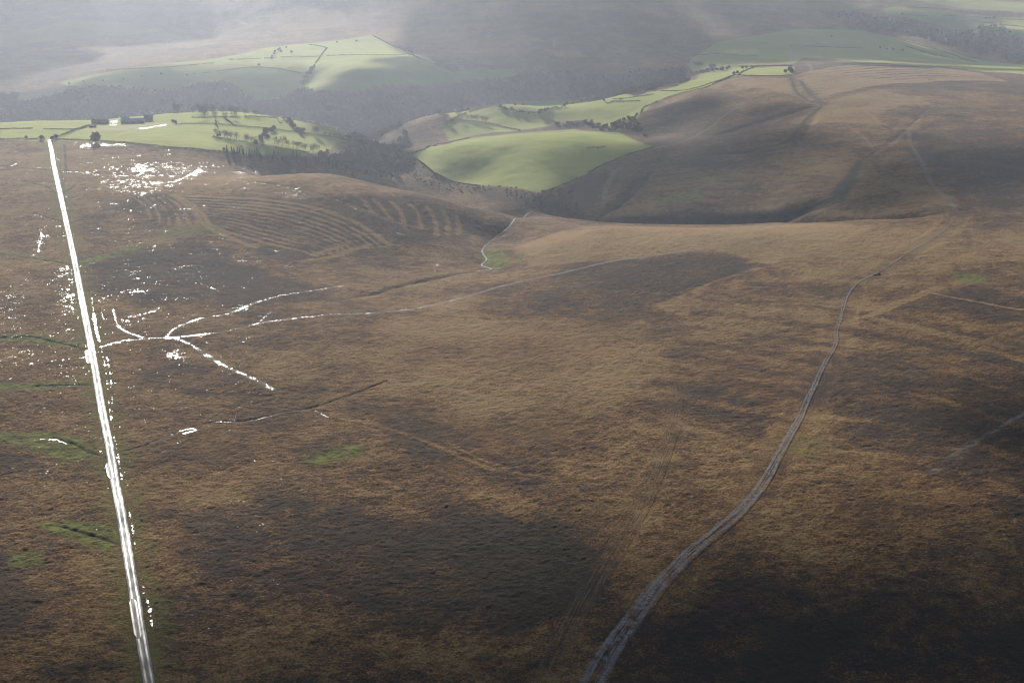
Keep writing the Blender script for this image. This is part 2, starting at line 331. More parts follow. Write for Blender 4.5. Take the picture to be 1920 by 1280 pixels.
trace('pale', [(1510,205),(1440,232),(1380,250)], 5., 2., .6, 1.); trace('pale', [(1560,192),(1610,205),(1640,222),(1650,232)], 6., 2., .9, 1.); trace('pale', [(1590,235),(1625,262),(1640,280)], 5., 2., .5, 1.)
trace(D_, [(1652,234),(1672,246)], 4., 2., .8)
trace('pale', [(1240,572),(1290,550),(1340,528),(1440,500)], 5., 2., .8, 1., (H_,)); trace('pale', [(1590,605),(1640,588),(1690,566),(1760,540)], 9., 2., .8, 1., (H_,))
trace('pale', [(1740,548),(1830,566),(1930,583)], 3.5, 1., 1., .6, (H_,)); trace('pale', [(1330,560),(1500,560),(1600,572)], 3., 1., .6, .6, (H_,))
trace('pale', [(640,785),(700,795),(760,812),(850,850),(930,880),(1000,890)], 4., 1.5, .7, 1., (H_,)); trace('pale', [(840,830),(900,860),(960,880)], 3., 1.5, .7, 1., (H_,))
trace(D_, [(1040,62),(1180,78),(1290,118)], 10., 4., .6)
trace('pale', [(1240,98),(1290,112)], 5., 3., .4)
# drains and banks
for p in ([(-20,332),(60,343),(90,352),(104,362)], [(105,363),(125,358),(140,348)], [(-20,474),(40,482),(100,490),(140,498)], [(60,400),(90,408),(122,416)], [(128,418),(150,412),(168,402)],
          [(-20,634),(60,632),(100,640),(165,655)], [(70,722),(170,721)], [(100,820),(140,832),(165,846),(200,856)], [(110,985),(160,1000),(235,1022)], [(-20,310),(60,316),(140,322),(220,326),(330,331)], [(120,272),(122,298),(124,325)]):
    trace(D_, p, 2.2, 1.4, 1., 1., carve=.6)
DITCH = [[(225,847),(280,830),(345,804),(400,790),(470,786),(530,772),(580,765),(650,742),(725,714)], [(330,331),(400,333),(500,344),(560,353),(610,366),(660,386),(700,402)]]
for p in DITCH: trace(D_, p, 1.6, 1.2, 1., .6, carve=.5)
trace(D_, [(1600,630),(1640,634),(1760,650),(1850,668),(1930,684)], 2.2, 1.4, 1., 1.); trace(D_, [(1550,410+62),(1400,458)], 1.6, 1.2, .7)
trace(D_, [(250,895),(330,840),(400,780),(490,730)], 1.4, 1., .8, .6)
trace('bare', [(1935,768),(1900,785),(1860,812),(1800,845),(1745,885)], 3., 2.5, .42, 4.); trace('wet', [(1935,768),(1900,785),(1860,812)], 4., 1.5, .7, 1.5)
# wet ground: standing water among the tussocks, denser where val is higher
for pts, val in [
  ([(-60,250),(560,290),(700,330),(560,400),(620,470),(500,560),(540,640),(520,760),(300,900),(200,1000),(-60,1000)], .225),
  ([(190,310),(290,305),(398,308),(390,332),(270,372),(190,360)], .42), ([(355,322),(378,312),(386,318),(362,336)], .9), ([(240,318),(262,310),(298,308),(268,326),(250,330)], .62), ([(225,338),(262,330),(262,350),(232,352)], .55),
  ([(150,268),(236,269),(240,277),(152,277)], .5), ([(100,500),(134,498),(142,560),(138,600),(100,600)], .55), ([(60,430),(86,420),(92,450),(84,486),(66,478)], .55), ([(-60,520),(60,530),(60,640),(-60,640)], .38), ([(60,560),(140,600),(150,640),(80,640)], .34),
  ([(236,508),(262,508),(262,524),(238,522)], .5), ([(214,546),(280,540),(286,554),(220,556)], .62), ([(215,612),(240,588),(300,570),(310,582),(250,612),(226,622)], .52), ([(300,652),(372,664),(372,676),(318,674),(290,664)], .62), ([(325,664),(358,666),(356,674),(328,674)], .95),
  ([(-60,640),(160,655),(170,720),(-60,700)], .36), ([(350,455),(540,460),(520,500),(370,500)], .30), ([(415,575),(500,560),(560,545),(440,600)], .3), ([(330,900),(420,900),(560,1160),(330,1200)], .20),
  ([(0,880),(60,870),(110,945),(60,950)], .35), ([(440,322),(490,322),(450,340)], .5), ([(510,362),(560,352),(590,362),(540,374)], .45), ([(150,900),(600,700),(700,800),(500,1000)], .16),
  ([(1780,790),(1920,770),(1920,830),(1740,880)], .36), ([(1600,780),(1920,850),(1920,960),(1700,960)], .26), ([(1330,655),(1400,662),(1380,672),(1330,664)], .42), ([(1240,560),(1280,530),(1290,545)], .2),
  ([(1050,625),(1115,628),(1110,645),(1040,645)], .3), ([(515,1085),(545,1080),(560,1140),(520,1130)], .42), ([(720,600),(800,600),(800,640),(720,660)], .28), ([(1478,1042),(1500,1042),(1500,1054),(1478,1054)], .8), ([(1380,1070),(1425,1070),(1420,1092),(1385,1090)], .55),
  ([(230,240),(330,232),(325,238),(260,247)], .1)]:
    area('wet', pts, 9., 22., val*.72)
WETLINES = [
 ([(188,650),(230,640),(275,635),(330,633),(380,628),(420,622),(500,603),(600,592),(700,587),(780,578),(860,560),(920,542),(980,527),(1060,510),(1150,490),(1240,477),(1322,466)], 3.4, .62),
 ([(212,580),(222,612),(250,628),(275,635)], 1.6, .8), ([(312,632),(330,615),(380,597),(430,588),(470,570),(510,558),(560,548),(640,537)], 3.0, .62), ([(488,602),(500,590),(508,584)], 2., .6),
 ([(330,634),(365,650),(395,670),(430,690),(470,708),(512,731)], 4.2, .58), ([(280,830),(345,804),(400,790),(470,787),(530,773),(580,766)], 1.3, .7), ([(580,765),(600,774),(617,785)], 1.2, .75), ([(338,806),(360,800),(368,806),(345,812)], 2.6, .9),
 ([(172,556),(176,590),(182,625),(190,650)], 1.4, .95), ([(190,652),(198,690),(203,740),(209,790),(222,860),(232,915),(246,975),(255,1035),(266,1090),(280,1140),(290,1200)], .8, .66), ([(200,668),(207,700),(211,760)], 1., .72), ([(184,556),(190,585),(195,600)], .9, .7),
 ([(246,350),(280,345),(330,341),(352,330),(372,318)], 2.6, .85), ([(190,345),(240,350),(300,345)], 2.4, .5), ([(-20,318),(20,312),(38,304)], 3., .6), ([(100,322),(160,324),(230,328),(320,331)], 1.3, .58), ([(330,331),(400,334),(500,345),(560,355),(610,368),(660,388),(700,402),(740,418),(765,432)], 1.3, .62),
 ([(745,437),(770,445),(785,462)], 1.5, .7), ([(808,475),(822,485),(815,510)], 1.4, .7), ([(390,538),(410,545)], 1.4, .8), ([(-20,690),(60,682),(160,668)], 2.6, .5), ([(60,822),(110,824),(132,836)], 2.2, .62), ([(160,985),(215,1005)], 1., .6), ([(700,560),(690,548),(740,538)], 1., .5),
 ([(760,575),(770,600),(795,625)], 1.8, .5), ([(880,545),(895,540),(925,543)], 1.4, .6), ([(70,420),(78,440),(72,470),(80,485)], 1.6, .7), ([(134,505),(136,530),(138,560)], 1.2, .75), ([(126,500),(131,540),(138,590)], 1.2, .7)]
for p, w_, val in WETLINES: trace('wet', p, w_, .9, val*.88, 1.2)
for p, w_, val in WETLINES[:6]: trace('bare', p, w_+.6, 1., .7, .8)
trace('bare', WETLINES[0][0], 2.0, 1., .6, 1.5, (H_,))
for p in ([(1150,318),(1142,335),(1135,350),(1128,390)], [(1155,318),(1147,335),(1140,350),(1132,392)], [(1180,294),(1225,280),(1290,262),(1330,240),(1352,222),(1385,200)], [(1702,250),(1705,270),(1725,300),(1745,345),(1775,375),(1795,398)], [(1706,250),(1709,270),(1729,300),(1750,345),(1780,375),(1799,398)]):
    trace('bare', p, 1.8, 1.2, .8, .8)
for p in ([(478,22),(455,27),(443,34),(452,42),(466,46)], [(500,59),(515,63)], [(1476,85),(1482,97),(1481,110)], [(1515,120),(1524,132)], [(1039,72),(1039,88)], [(95,18),(120,19)]):
    trace('bare', p, 5., 2., 1., .5)
trace('wet', [(478,22),(455,27),(443,34),(452,42),(466,46)], 3., 2., .5)
area('bare', [(160,240),(225,236),(300,230),(345,228),(340,233),(280,240),(250,247),(160,246)], 2, 3, .9)
area(D_, [(1103,279),(1118,276),(1136,276),(1136,280),(1120,283),(1108,282)], 1.5, 3, 1.); 
trace('bare', [(93,263),(104,260),(127,253),(152,243),(170,238),(200,236)], 3.2, 1., 1.)
VERGE = [(92,263),(97,285),(100,305),(112,360),(125,420),(140,490),(155,570),(169,640),(178,690),(190,760),(206,840),(215,900),(227,960),(240,1040),(253,1120),(266,1200),(280,1280),(289,1340)]
trace('bog', VERGE, 26., 7., .5, 6.); trace(D_, [(112,310),(122,370),(130,440),(136,500)], 3., 2., .5)
for k in ('heather','pale','orange','bog','wet'):
    MASK[k] *= 1-.97*sstep((MASK['pasture']-.2)/.5)*(1 if k != 'wet' else .9)
area('wet', [(150,269),(236,270),(240,275),(152,276)], 3, 6, .36); area('wet', [(246,243),(266,240),(312,233),(312,235),(266,243)], 1, 2, .5); area('wet', [(199,228),(220,224),(220,234),(202,237)], 2, 3, .4)

# --- beds for the road and the wide track, so that nothing pokes through them
def bed(L, half, drop, smooth=9):
    z = gh(L[:,0], L[:,1]); kz = np.ones(smooth)/smooth
    z = np.convolve(np.pad(z, smooth//2, 'edge'), kz, 'valid')
    w_, D, T = line_dist(L, half*2+8)
    cum = np.r_[0, np.cumsum(np.hypot(*np.diff(L, axis=0).T))]
    zt = np.interp(T, cum, z)
    m = sstep((half*1.9-D)/(half*.9+.01))
    HH[w_] = HH[w_]*(1-m) + (zt-drop)*m
    return z
def gh(x, y): return sample(HH, x, y)      # height of the finished ground
def sample(G, x, y):
    x = np.atleast_1d(np.asarray(x,float)); y = np.atleast_1d(np.asarray(y,float))
    r = np.clip(np.searchsorted(YS, y)-1, 0, NY-2); ty = np.clip((y-YS[r])/(YS[r+1]-YS[r]), 0, 1)
    def row(rr):
        k = KW(YS[rr]); s = np.clip(x/k, -1, 1); f = (s+1)/2*(NS-1); c = np.clip(f.astype(int), 0, NS-2); t = f-c; c = c+NO
        return G[rr,c]*(1-t)+G[rr,c+1]*t
    return row(r)*(1-ty)+row(r+1)*ty
road_L = line(VERGE, 4.)
TRACKR = [(1800,399),(1780,420),(1762,438),(1735,455),(1700,475),(1650,508),(1605,533),(1588,555),(1580,580),(1575,600),(1568,620),(1568,640),(1558,660),(1543,685),(1528,720),(1515,745),(1498,785),(1478,820),(1460,852),(1440,890),(1415,925),(1380,965),(1345,995),(1300,1030),(1262,1068),(1225,1105),(1185,1160),(1150,1210),(1120,1260),(1095,1310)]
track_L = line(TRACKR, 3.)
TRACKM = [(1268,716),(1272,740),(1266,790),(1252,830),(1228,890),(1205,940),(1165,1005),(1120,1080),(1085,1140),(1055,1200),(1030,1260),(1015,1310)]
trackm_L = line(TRACKM, 3.)
road_z = bed(road_L, 4.2, .16, 15); track_z = bed(track_L, 8., .12, 7); trackm_z = bed(trackm_L, 5., .10, 5)

# ------------------------------------------------------------------ blender helpers
COL = sc.collection
def tag(o, label=None, cat=None, group=None, kind=None):
    if label: o['label'] = label
    if cat: o['category'] = cat
    if group: o['group'] = group
    if kind: o['kind'] = kind
    return o
def mesh(name, V, Fc, mat=None, parent=None, smooth=False, loc=None):
    """V (n,3) array, Fc a (m,3|4) array or a list of tuples -> ONE mesh object"""
    me = bpy.data.meshes.new(name); V = np.asarray(V, np.float32)
    if isinstance(Fc, np.ndarray):
        m, k = Fc.shape
        me.vertices.add(len(V)); me.vertices.foreach_set('co', V.ravel())
        me.loops.add(m*k); me.loops.foreach_set('vertex_index', Fc.astype(np.int32).ravel())
        me.polygons.add(m); me.polygons.foreach_set('loop_start', (np.arange(m)*k).astype(np.int32))
        me.update(calc_edges=True)
    else:
        me.from_pydata([tuple(map(float, v)) for v in V], [], [tuple(map(int, f)) for f in Fc]); me.update()
    if smooth: me.polygons.foreach_set('use_smooth', np.ones(len(me.polygons), bool))
    if mat: me.materials.append(mat)
    o = bpy.data.objects.new(name, me); COL.objects.link(o)
    if parent: o.parent = parent
    if loc is not None: o.location = loc
    return o
def empty(name, loc, rz=0.):
    o = bpy.data.objects.new(name, None); COL.objects.link(o); o.location = loc; o.rotation_euler = (0,0,rz); o.empty_display_size = 2; return o
def copy_tree(o, parent=None):
    c = o.copy(); COL.objects.link(c); c.parent = parent
    for ch in list(o.children): copy_tree(ch, c)
    return c
class N:
    """terse node builder"""
    def __init__(s, name):
        s.m = bpy.data.materials.new(name); s.m.use_nodes = True; s.t = s.m.node_tree; s.t.nodes.clear()
        s.out = s.t.nodes.new('ShaderNodeOutputMaterial')
    def n(s, typ, **kw):
        q = s.t.nodes.new(typ)
        for k, v in kw.items(): setattr(q, k, v)
        return q
    def l(s, a, b): s.t.links.new(a, b)
    def put(s, sock, v):
        if isinstance(v, bpy.types.NodeSocket): s.l(v, sock)
        elif isinstance(v, (tuple, list)) and len(v) == 3 and sock.type == 'RGBA': sock.default_value = (*v, 1)
        else: sock.default_value = v
    def math(s, op, a, b=0., clamp=False):
        q = s.n('ShaderNodeMath', operation=op, use_clamp=clamp); s.put(q.inputs[0], a); s.put(q.inputs[1], b); return q.outputs[0]
    def mix(s, f, a, b):
        q = s.n('ShaderNodeMix', data_type='RGBA'); s.put(q.inputs[0], f); s.put(q.inputs[6], a); s.put(q.inputs[7], b); return q.outputs[2]
    def noise(s, size, detail=3., rough=.55, vec=None, dist=0.):
        q = s.n('ShaderNodeTexNoise'); q.inputs['Scale'].default_value = 1./size; q.inputs['Detail'].default_value = detail; q.inputs['Roughness'].default_value = rough; q.inputs['Distortion'].default_value = dist
        s.l(vec or s.pos(), q.inputs['Vector']); return q.outputs['Fac']
    def pos(s):
        if not hasattr(s, '_p'): s._p = s.n('ShaderNodeNewGeometry').outputs['Position']
        return s._p
    def step(s, v, a, b):
        q = s.n('ShaderNodeMapRange', interpolation_type='SMOOTHSTEP'); s.put(q.inputs[0], v); q.inputs[1].default_value = a; q.inputs[2].default_value = b; return q.outputs[0]
    def attr(s, name): return s.n('ShaderNodeAttribute', attribute_name=name)
    def bsdf(s, color, rough=1., spec=.2, normal=None, **kw):
        b = s.n('ShaderNodeBsdfPrincipled'); s.put(b.inputs['Base Color'], color); s.put(b.inputs['Roughness'], rough); s.put(b.inputs['Specular IOR Level'], spec)
        if normal: s.l(normal, b.inputs['Normal'])
        for k, v in kw.items(): s.put(b.inputs[k], v)
        s.l(b.outputs[0], s.out.inputs[0]); return b

def moor(s, hea, pal, org):
    """colour and height of the moor's grass and heather, from position alone plus the three vegetation amounts"""
    nL = s.noise(210., 3.); nM = s.noise(44., 5., .62); nF = s.noise(7., 4., .65); nS = s.noise(1.15, 4., .75)
    m = s.n('ShaderNodeMapping'); s.l(s.pos(), m.inputs[0]); m.inputs['Rotation'].default_value = (0,0,.35); m.inputs['Scale'].default_value = (.35,1.,1.)
    nB = s.noise(11., 3., .6, m.outputs[0])
    f = s.math('MULTIPLY', s.math('SUBTRACT', nL, .5), 1.0)
    for n_, k in ((nM, 1.6), (nF, 1.5), (nB, .45), (nS, 2.6)):
        f = s.math('ADD', f, s.math('MULTIPLY', s.math('SUBTRACT', n_, .5), k))
    f = s.math('ADD', f, s.math('MULTIPLY', hea, .50)); f = s.math('SUBTRACT', f, s.math('MULTIPLY', pal, .52)); f = s.math('ADD', f, .42, True)
    vo = s.n('ShaderNodeTexVoronoi'); vo.inputs['Scale'].default_value = .62; s.l(s.pos(), vo.inputs['Vector'])
    f = s.math('ADD', f, s.math('MULTIPLY', s.math('SUBTRACT', vo.outputs['Distance'], .45), .42), True); nS = s.math('SUBTRACT', nS, s.math('MULTIPLY', vo.outputs['Distance'], .45))
    r = s.n('ShaderNodeValToRGB'); s.l(f, r.inputs[0]); e = r.color_ramp.elements
    e[0].position = 0.; e[0].color = (.30,.195,.085,1); e[1].position = 1.; e[1].color = (.030,.020,.017,1)
    for p_, c in ((.30,(.215,.112,.038)), (.50,(.135,.062,.022)), (.68,(.070,.038,.023)), (.85,(.044,.028,.021))):
        q = e.new(p_); q.color = (*c,1)
    red = s.mix(s.math('MULTIPLY', org, s.step(nL, .35, .7)), r.outputs[0], s.mix(.55, r.outputs[0], (.17,.078,.030)))
    olive = s.mix(s.math('MULTIPLY', s.step(s.noise(90., 2.), .45, .75), .22), red, (.075,.064,.028))
    return olive, nF, nS
def make_ground():
    s = N('ground'); A = s.attr('mask_a'); B = s.attr('mask_b'); C_ = s.attr('mask_c')
    sa = s.n('ShaderNodeSeparateColor'); s.l(A.outputs['Color'], sa.inputs[0]); sb = s.n('ShaderNodeSeparateColor'); s.l(B.outputs['Color'], sb.inputs[0])
    sx = s.n('ShaderNodeSeparateColor'); s.l(C_.outputs['Color'], sx.inputs[0])
    pas, hea, pal = sa.outputs[0], sa.outputs[1], sa.outputs[2]; bog, wet, bare = sb.outputs[0], sb.outputs[1], sb.outputs[2]; dark, org = sx.outputs[0], sx.outputs[1]
    c, nF, nS = moor(s, hea, pal, org)
    n30 = s.noise(30., 3., .6)
    # moss and rushes
    bogc = s.mix(s.step(nF, .35, .65), (.060,.078,.016), (.20,.215,.040)); bf = s.math('MULTIPLY', bog, s.step(s.math('ADD', s.noise(5., 5., .75), s.math('MULTIPLY', bog, .26)), .50, .66), True)
    c = s.mix(bf, c, bogc)
    # bracken and scrub; along the ravine its shade is painted in too
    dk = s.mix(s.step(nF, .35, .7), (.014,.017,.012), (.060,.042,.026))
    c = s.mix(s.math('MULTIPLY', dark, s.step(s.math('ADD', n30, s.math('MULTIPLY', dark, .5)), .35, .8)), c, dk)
    # pasture
    mp = s.n('ShaderNodeMapping'); s.l(s.pos(), mp.inputs[0]); mp.inputs['Rotation'].default_value = (0,0,.15); mp.inputs['Scale'].default_value = (.25,1.,1.)
    g = s.mix(s.step(s.noise(60., 4., .55), .3, .7), (.125,.185,.030), (.205,.245,.050)); g = s.mix(s.math('MULTIPLY', s.step(s.noise(4.,4.,.7), .45, .7), .35), g, (.10,.12,.035)); g = s.mix(s.math('MULTIPLY', s.step(s.noise(16., 4., .6, mp.outputs[0]), .42, .75), .5), g, (.095,.135,.028))
    g = s.mix(s.math('MULTIPLY', s.step(s.noise(110., 2.), .5, .75), .4), g, (.17,.16,.075))
    c = s.mix(pas, c, g)
    brc = s.mix(nF, (.16,.14,.12), (.30,.27,.235)); c = s.mix(s.math('MULTIPLY', bare, s.step(s.noise(4., 3.), .25, .55)), c, brc)
    # standing water
    mw = s.n('ShaderNodeMapping'); s.l(s.pos(), mw.inputs[0]); mw.inputs['Scale'].default_value = (1.,.8,1.)
    wn = s.math('ADD', s.math('MULTIPLY', s.noise(1.25, 2., .6, mw.outputs[0]), .52), s.math('ADD', s.math('MULTIPLY', s.noise(6.5, 3.), .30), s.math('MULTIPLY', s.noise(26., 2.), .18)))
    pud = s.step(s.math('ADD', wn, s.math('MULTIPLY', wet, .34)), .70, .72)
    c = s.mix(pud, c, (.016,.014,.012))
    # relief of tussocks
    hgt = s.math('ADD', s.math('MULTIPLY', nF, 1.5), s.math('ADD', s.math('MULTIPLY', nS, .75), s.math('MULTIPLY', s.noise(.55, 2.), .22))); hgt = s.math('MULTIPLY', hgt, s.math('SUBTRACT', 1.0, s.math('MULTIPLY', pas, .8)))
    b = s.n('ShaderNodeBump'); b.inputs['Distance'].default_value = 1.; b.inputs['Strength'].default_value = .8; s.l(hgt, b.inputs['Height'])
    wb = s.n('ShaderNodeBump'); wb.inputs['Distance'].default_value = .03; s.l(nS, wb.inputs['Height']); up = s.n('ShaderNodeCombineXYZ'); up.inputs[2].default_value = 1.; s.l(up.outputs[0], wb.inputs['Normal'])
    nm = s.n('ShaderNodeMix', data_type='VECTOR'); s.l(pud, nm.inputs[0]); s.l(b.outputs[0], nm.inputs[4]); s.l(wb.outputs[0], nm.inputs[5])
    s.bsdf(c, s.math('SUBTRACT', 1., s.math('MULTIPLY', pud, s.math('SUBTRACT', .86, s.math('MULTIPLY', s.noise(9., 2.), .5)))), s.math('ADD', .08, s.math('MULTIPLY', pud, .30)), nm.outputs[1], **{'Sheen Weight': s.math('ADD', .05, s.math('MULTIPLY', pas, .19)), 'Sheen Roughness': .5, 'Sheen Tint': s.mix(pas, (.80,.56,.34), (.88,.84,.22))})
    return s.m
GROUND = make_ground()
idx = np.arange(NY*NX).reshape(NY, NX)
quads = np.stack([idx[:-1,:-1], idx[:-1,1:], idx[1:,1:], idx[1:,:-1]], -1).reshape(-1,4)
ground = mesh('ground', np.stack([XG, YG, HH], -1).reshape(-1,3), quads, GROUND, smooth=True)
def pack(name, a, b, c):
    at = ground.data.attributes.new(name, 'FLOAT_COLOR', 'POINT'); z = np.ones((NY*NX, 4), np.float32)
    for i, k in enumerate((a, b, c)):
        if k: z[:,i] = MASK[k].ravel()
        else: z[:,i] = 0
    at.data.foreach_set('color', z.ravel())
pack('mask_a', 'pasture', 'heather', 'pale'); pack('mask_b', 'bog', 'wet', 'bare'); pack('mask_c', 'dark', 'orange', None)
tag(ground, 'brown heather and tan grass moorland with green fields beyond', None, None, 'structure')

# ------------------------------------------------------------------ road, tracks and stream: strips laid just above their beds
def strip(name, L, z, half, cols_, mat, lift=.05, label=None, taper=None, zoff=None):
    t = np.gradient(L, axis=0); t /= np.hypot(t[:,0], t[:,1])[:,None]+1e-9; nrm = np.stack([-t[:,1], t[:,0]], 1)
    a = np.linspace(-1, 1, cols_); hw = half*(np.ones(len(L)) if taper is None else taper)
    X = L[:,None,:]+nrm[:,None,:]*(a[None,:,None]*hw[:,None,None])
    Z = np.repeat((z+lift)[:,None], cols_, 1)
    if zoff is not None: Z = Z+zoff(a)[None,:]
    V = np.concatenate([X, Z[...,None]], -1).reshape(-1,3)
    I = np.arange(len(L)*cols_).reshape(len(L), cols_); q = np.stack([I[:-1,1:], I[:-1,:-1], I[1:,:-1], I[1:,1:]], -1).reshape(-1,4)
    o = mesh(name, V, q, mat, smooth=True)
    cum = np.r_[0, np.cumsum(np.hypot(*np.diff(L, axis=0).T))]
    at = o.data.attributes.new('lane', 'FLOAT_VECTOR', 'POINT')
    d = np.zeros((len(L), cols_, 3), np.float32); d[...,0] = a[None,:]*hw[:,None]; d[...,1] = cum[:,None]; d[...,2] = np.abs(a)[None,:]
    at.data.foreach_set('vector', d.ravel())
    g = np.zeros((len(L)*cols_, 3), np.float32)
    for i_, k_ in enumerate(('heather','pale','orange')): g[:,i_] = sample(MASK[k_], V[:,0], V[:,1])
    o.data.attributes.new('growth', 'FLOAT_VECTOR', 'POINT').data.foreach_set('vector', g.ravel())
    return tag(o, label, None, None, 'structure')
def road_mat():
    s = N('wet_asphalt'); a = s.attr('lane'); x = s.n('ShaderNodeSeparateXYZ'); s.l(a.outputs['Vector'], x.inputs[0])
    ax = s.math('ABSOLUTE', x.outputs[0]); wheel = s.step(s.math('ABSOLUTE', s.math('SUBTRACT', ax, 1.25)), .65, .2); verge = s.step(s.math('ADD', ax, s.math('MULTIPLY', s.noise(2.5,3.), .9)), 2.75, 3.0)
    st = s.n('ShaderNodeMapping'); s.l(a.outputs['Vector'], st.inputs[0]); st.inputs['Scale'].default_value = (1.,.12,0.)
    n1 = s.noise(1.2, 3., .6, st.outputs[0]); n2 = s.noise(.5, 2.); n3 = s.noise(40., 2.)
    c = s.mix(n1, (.035,.034,.038), (.070,.066,.066)); c = s.mix(verge, c, (.06,.055,.03))
    r = s.math('ADD', .46, s.math('MULTIPLY', s.math('SUBTRACT', 1., wheel), .22)); r = s.math('ADD', r, s.math('MULTIPLY', s.math('SUBTRACT', n1, .5), .5)); r = s.math('ADD', r, s.math('MULTIPLY', s.math('SUBTRACT', n3, .5), .4)); r = s.math('ADD', r, s.math('MULTIPLY', verge, .3), True)
    b = s.n('ShaderNodeBump'); b.inputs['Distance'].default_value = .01; s.l(n2, b.inputs['Height'])
    s.bsdf(c, r, .35, b.outputs[0]); return s.m
ROADM = road_mat()
road = strip('road', road_L, road_z, 2.75, 9, ROADM, -.02, 'narrow wet asphalt road glaring white in the sun', taper=np.clip(.55+np.arange(len(road_L))/30., 0, 1)*(.93+.14*fbm(road_L[:,0], road_L[:,1], 14., 3, 77)), zoff=lambda a: .06*(1-a*a))
def bay(name, v, du, dv, label):
    # a pull-in beside the road: rounded patch of wet gravel touching its left edge
    P_ = line([(v[0],v[1]),(v[0]+du,v[1]+dv)], 2.); z = gh(P_[:,0], P_[:,1])
    tp = np.clip(np.minimum(np.arange(len(P_))+1, len(P_)-np.arange(len(P_)))/3., .35, 1)
    k = 5; z = np.convolve(np.pad(z, k//2, 'edge'), np.ones(k)/k, 'valid') if len(z) > k else z
    return strip(name, P_, z, 1.8, 4, ROADM, .22, label, taper=tp)
bay('layby', (163,655), 4, 26, 'small wet pull-in beside the upper road'); bay('layby', (202,868), 7, 30, 'small wet pull-in halfway down the road'); bay('layby', (248,1120), 12, 75, 'long gravel pull-in beside the nearest road end')
def track_mat(name, width, wetness, pale, lines=0.):
    s = N(name); a = s.attr('lane'); x = s.n('ShaderNodeSeparateXYZ'); s.l(a.outputs['Vector'], x.inputs[0])
    vg = s.n('ShaderNodeSeparateXYZ'); s.l(s.attr('growth').outputs['Vector'], vg.inputs[0]); c, nF, nS = moor(s, vg.outputs[0], vg.outputs[1], vg.outputs[2])
    st = s.n('ShaderNodeMapping'); s.l(a.outputs['Vector'], st.inputs[0]); st.inputs['Scale'].default_value = (1.,.02,0.)
    n1 = s.noise(.8, 3., .6, st.outputs[0]); n2 = s.noise(9., 3., .6); nE = s.noise(9., 4., .7)
    patch = s.step(s.noise(5., 4., .7), .40, .54); core = s.step(s.math('ADD', x.outputs[2], s.math('MULTIPLY', s.math('SUBTRACT', nE, .5), 1.6)), .95, .40)
    line_ = s.math('MULTIPLY', s.step(s.math('ABSOLUTE', s.math('SUBTRACT', x.outputs[2], .52)), .30, .12), s.step(s.noise(14., 3., .7), .40-lines, .55-lines)); rut = s.math('MAXIMUM', s.math('MULTIPLY', core, s.step(n1, .52, .60)), s.math('MULTIPLY', line_, min(1., .35+lines*3))); rut = s.math('MULTIPLY', rut, s.math('ADD', .35, s.math('MULTIPLY', patch, .65))); c = s.mix(s.math('MULTIPLY', rut, .62), c, pale); drk = s.math('MULTIPLY', core, s.step(n1, .44, .36)); c = s.mix(s.math('MULTIPLY', drk, .6), c, (.03,.024,.018))
    pud = s.math('MULTIPLY', s.math('MULTIPLY', core, s.step(s.math('ADD', n1, s.math('MULTIPLY', n2, .5)), (.86-wetness), (.90-wetness))), s.math('MULTIPLY', patch, s.step(s.noise(2.,3.), .40, .52))); c = s.mix(pud, c, (.035,.045,.075))  # puddle base tinted blue: reflected sky painted into the colour
    b = s.n('ShaderNodeBump'); b.inputs['Distance'].default_value = 1.; s.l(s.math('ADD', s.math('MULTIPLY', nS, .35), s.math('MULTIPLY', n1, .35)), b.inputs['Height'])
    up = s.n('ShaderNodeCombineXYZ'); up.inputs[2].default_value = 1.
    nm = s.n('ShaderNodeMix', data_type='VECTOR'); s.l(pud, nm.inputs[0]); s.l(b.outputs[0], nm.inputs[4]); s.l(up.outputs[0], nm.inputs[5])
    s.bsdf(c, s.math('SUBTRACT', 1., s.math('MULTIPLY', pud, .88)), s.math('ADD', .08, s.math('MULTIPLY', pud, .5)), nm.outputs[1]); return s.m
cum = np.r_[0, np.cumsum(np.hypot(*np.diff(track_L, axis=0).T))]/1.
tw = np.interp(cum/cum[-1], [0, .35, .55, .7, .85, 1], [.14, .19, .27, .42, .64, 1.0])
strip('path', track_L, track_z, 7.5, 31, track_mat('rutted_track', 5.0, .13, (.38,.37,.38), .12), .05, 'braided rutted track with blue puddles crossing the right of the moor', taper=tw)
strip('path', trackm_L, trackm_z, 6.6, 25, track_mat('faint_track', 3.6, -.1, (.20,.15,.10)), .04, 'faint dry wheel track in the dark foreground heather', taper=np.interp(np.linspace(0,1,len(trackm_L)), [0,.4,1], [.5,.8,1.2]))
def water_mat():
    s = N('stream_water'); n_ = s.noise(.8, 3.); foam = s.step(s.noise(4.2, 3., .7), .55, .66)
    c = s.mix(foam, (.02,.02,.018), (.13,.125,.10)); b = s.n('ShaderNodeBump'); b.inputs['Distance'].default_value = .12; s.l(n_, b.inputs['Height'])
    s.bsdf(c, s.math('ADD', .18, s.math('MULTIPLY', foam, .4)), .5, b.outputs[0]); return s.m
st_L = line(STREAM, 2.5); st_z = bed(st_L, 1.4, .12, 5)
# (the bed above changes the ground's heights: write them back)
ground.data.vertices.foreach_set('co', np.stack([XG, YG, HH], -1).astype(np.float32).ravel()); ground.data.update()
strip('stream', st_L, st_z, 1.0, 5, water_mat(), .02, 'small moorland stream winding through mossy ground', taper=.6+.6*fbm(st_L[:,0], st_L[:,1], 9., 2, 3))

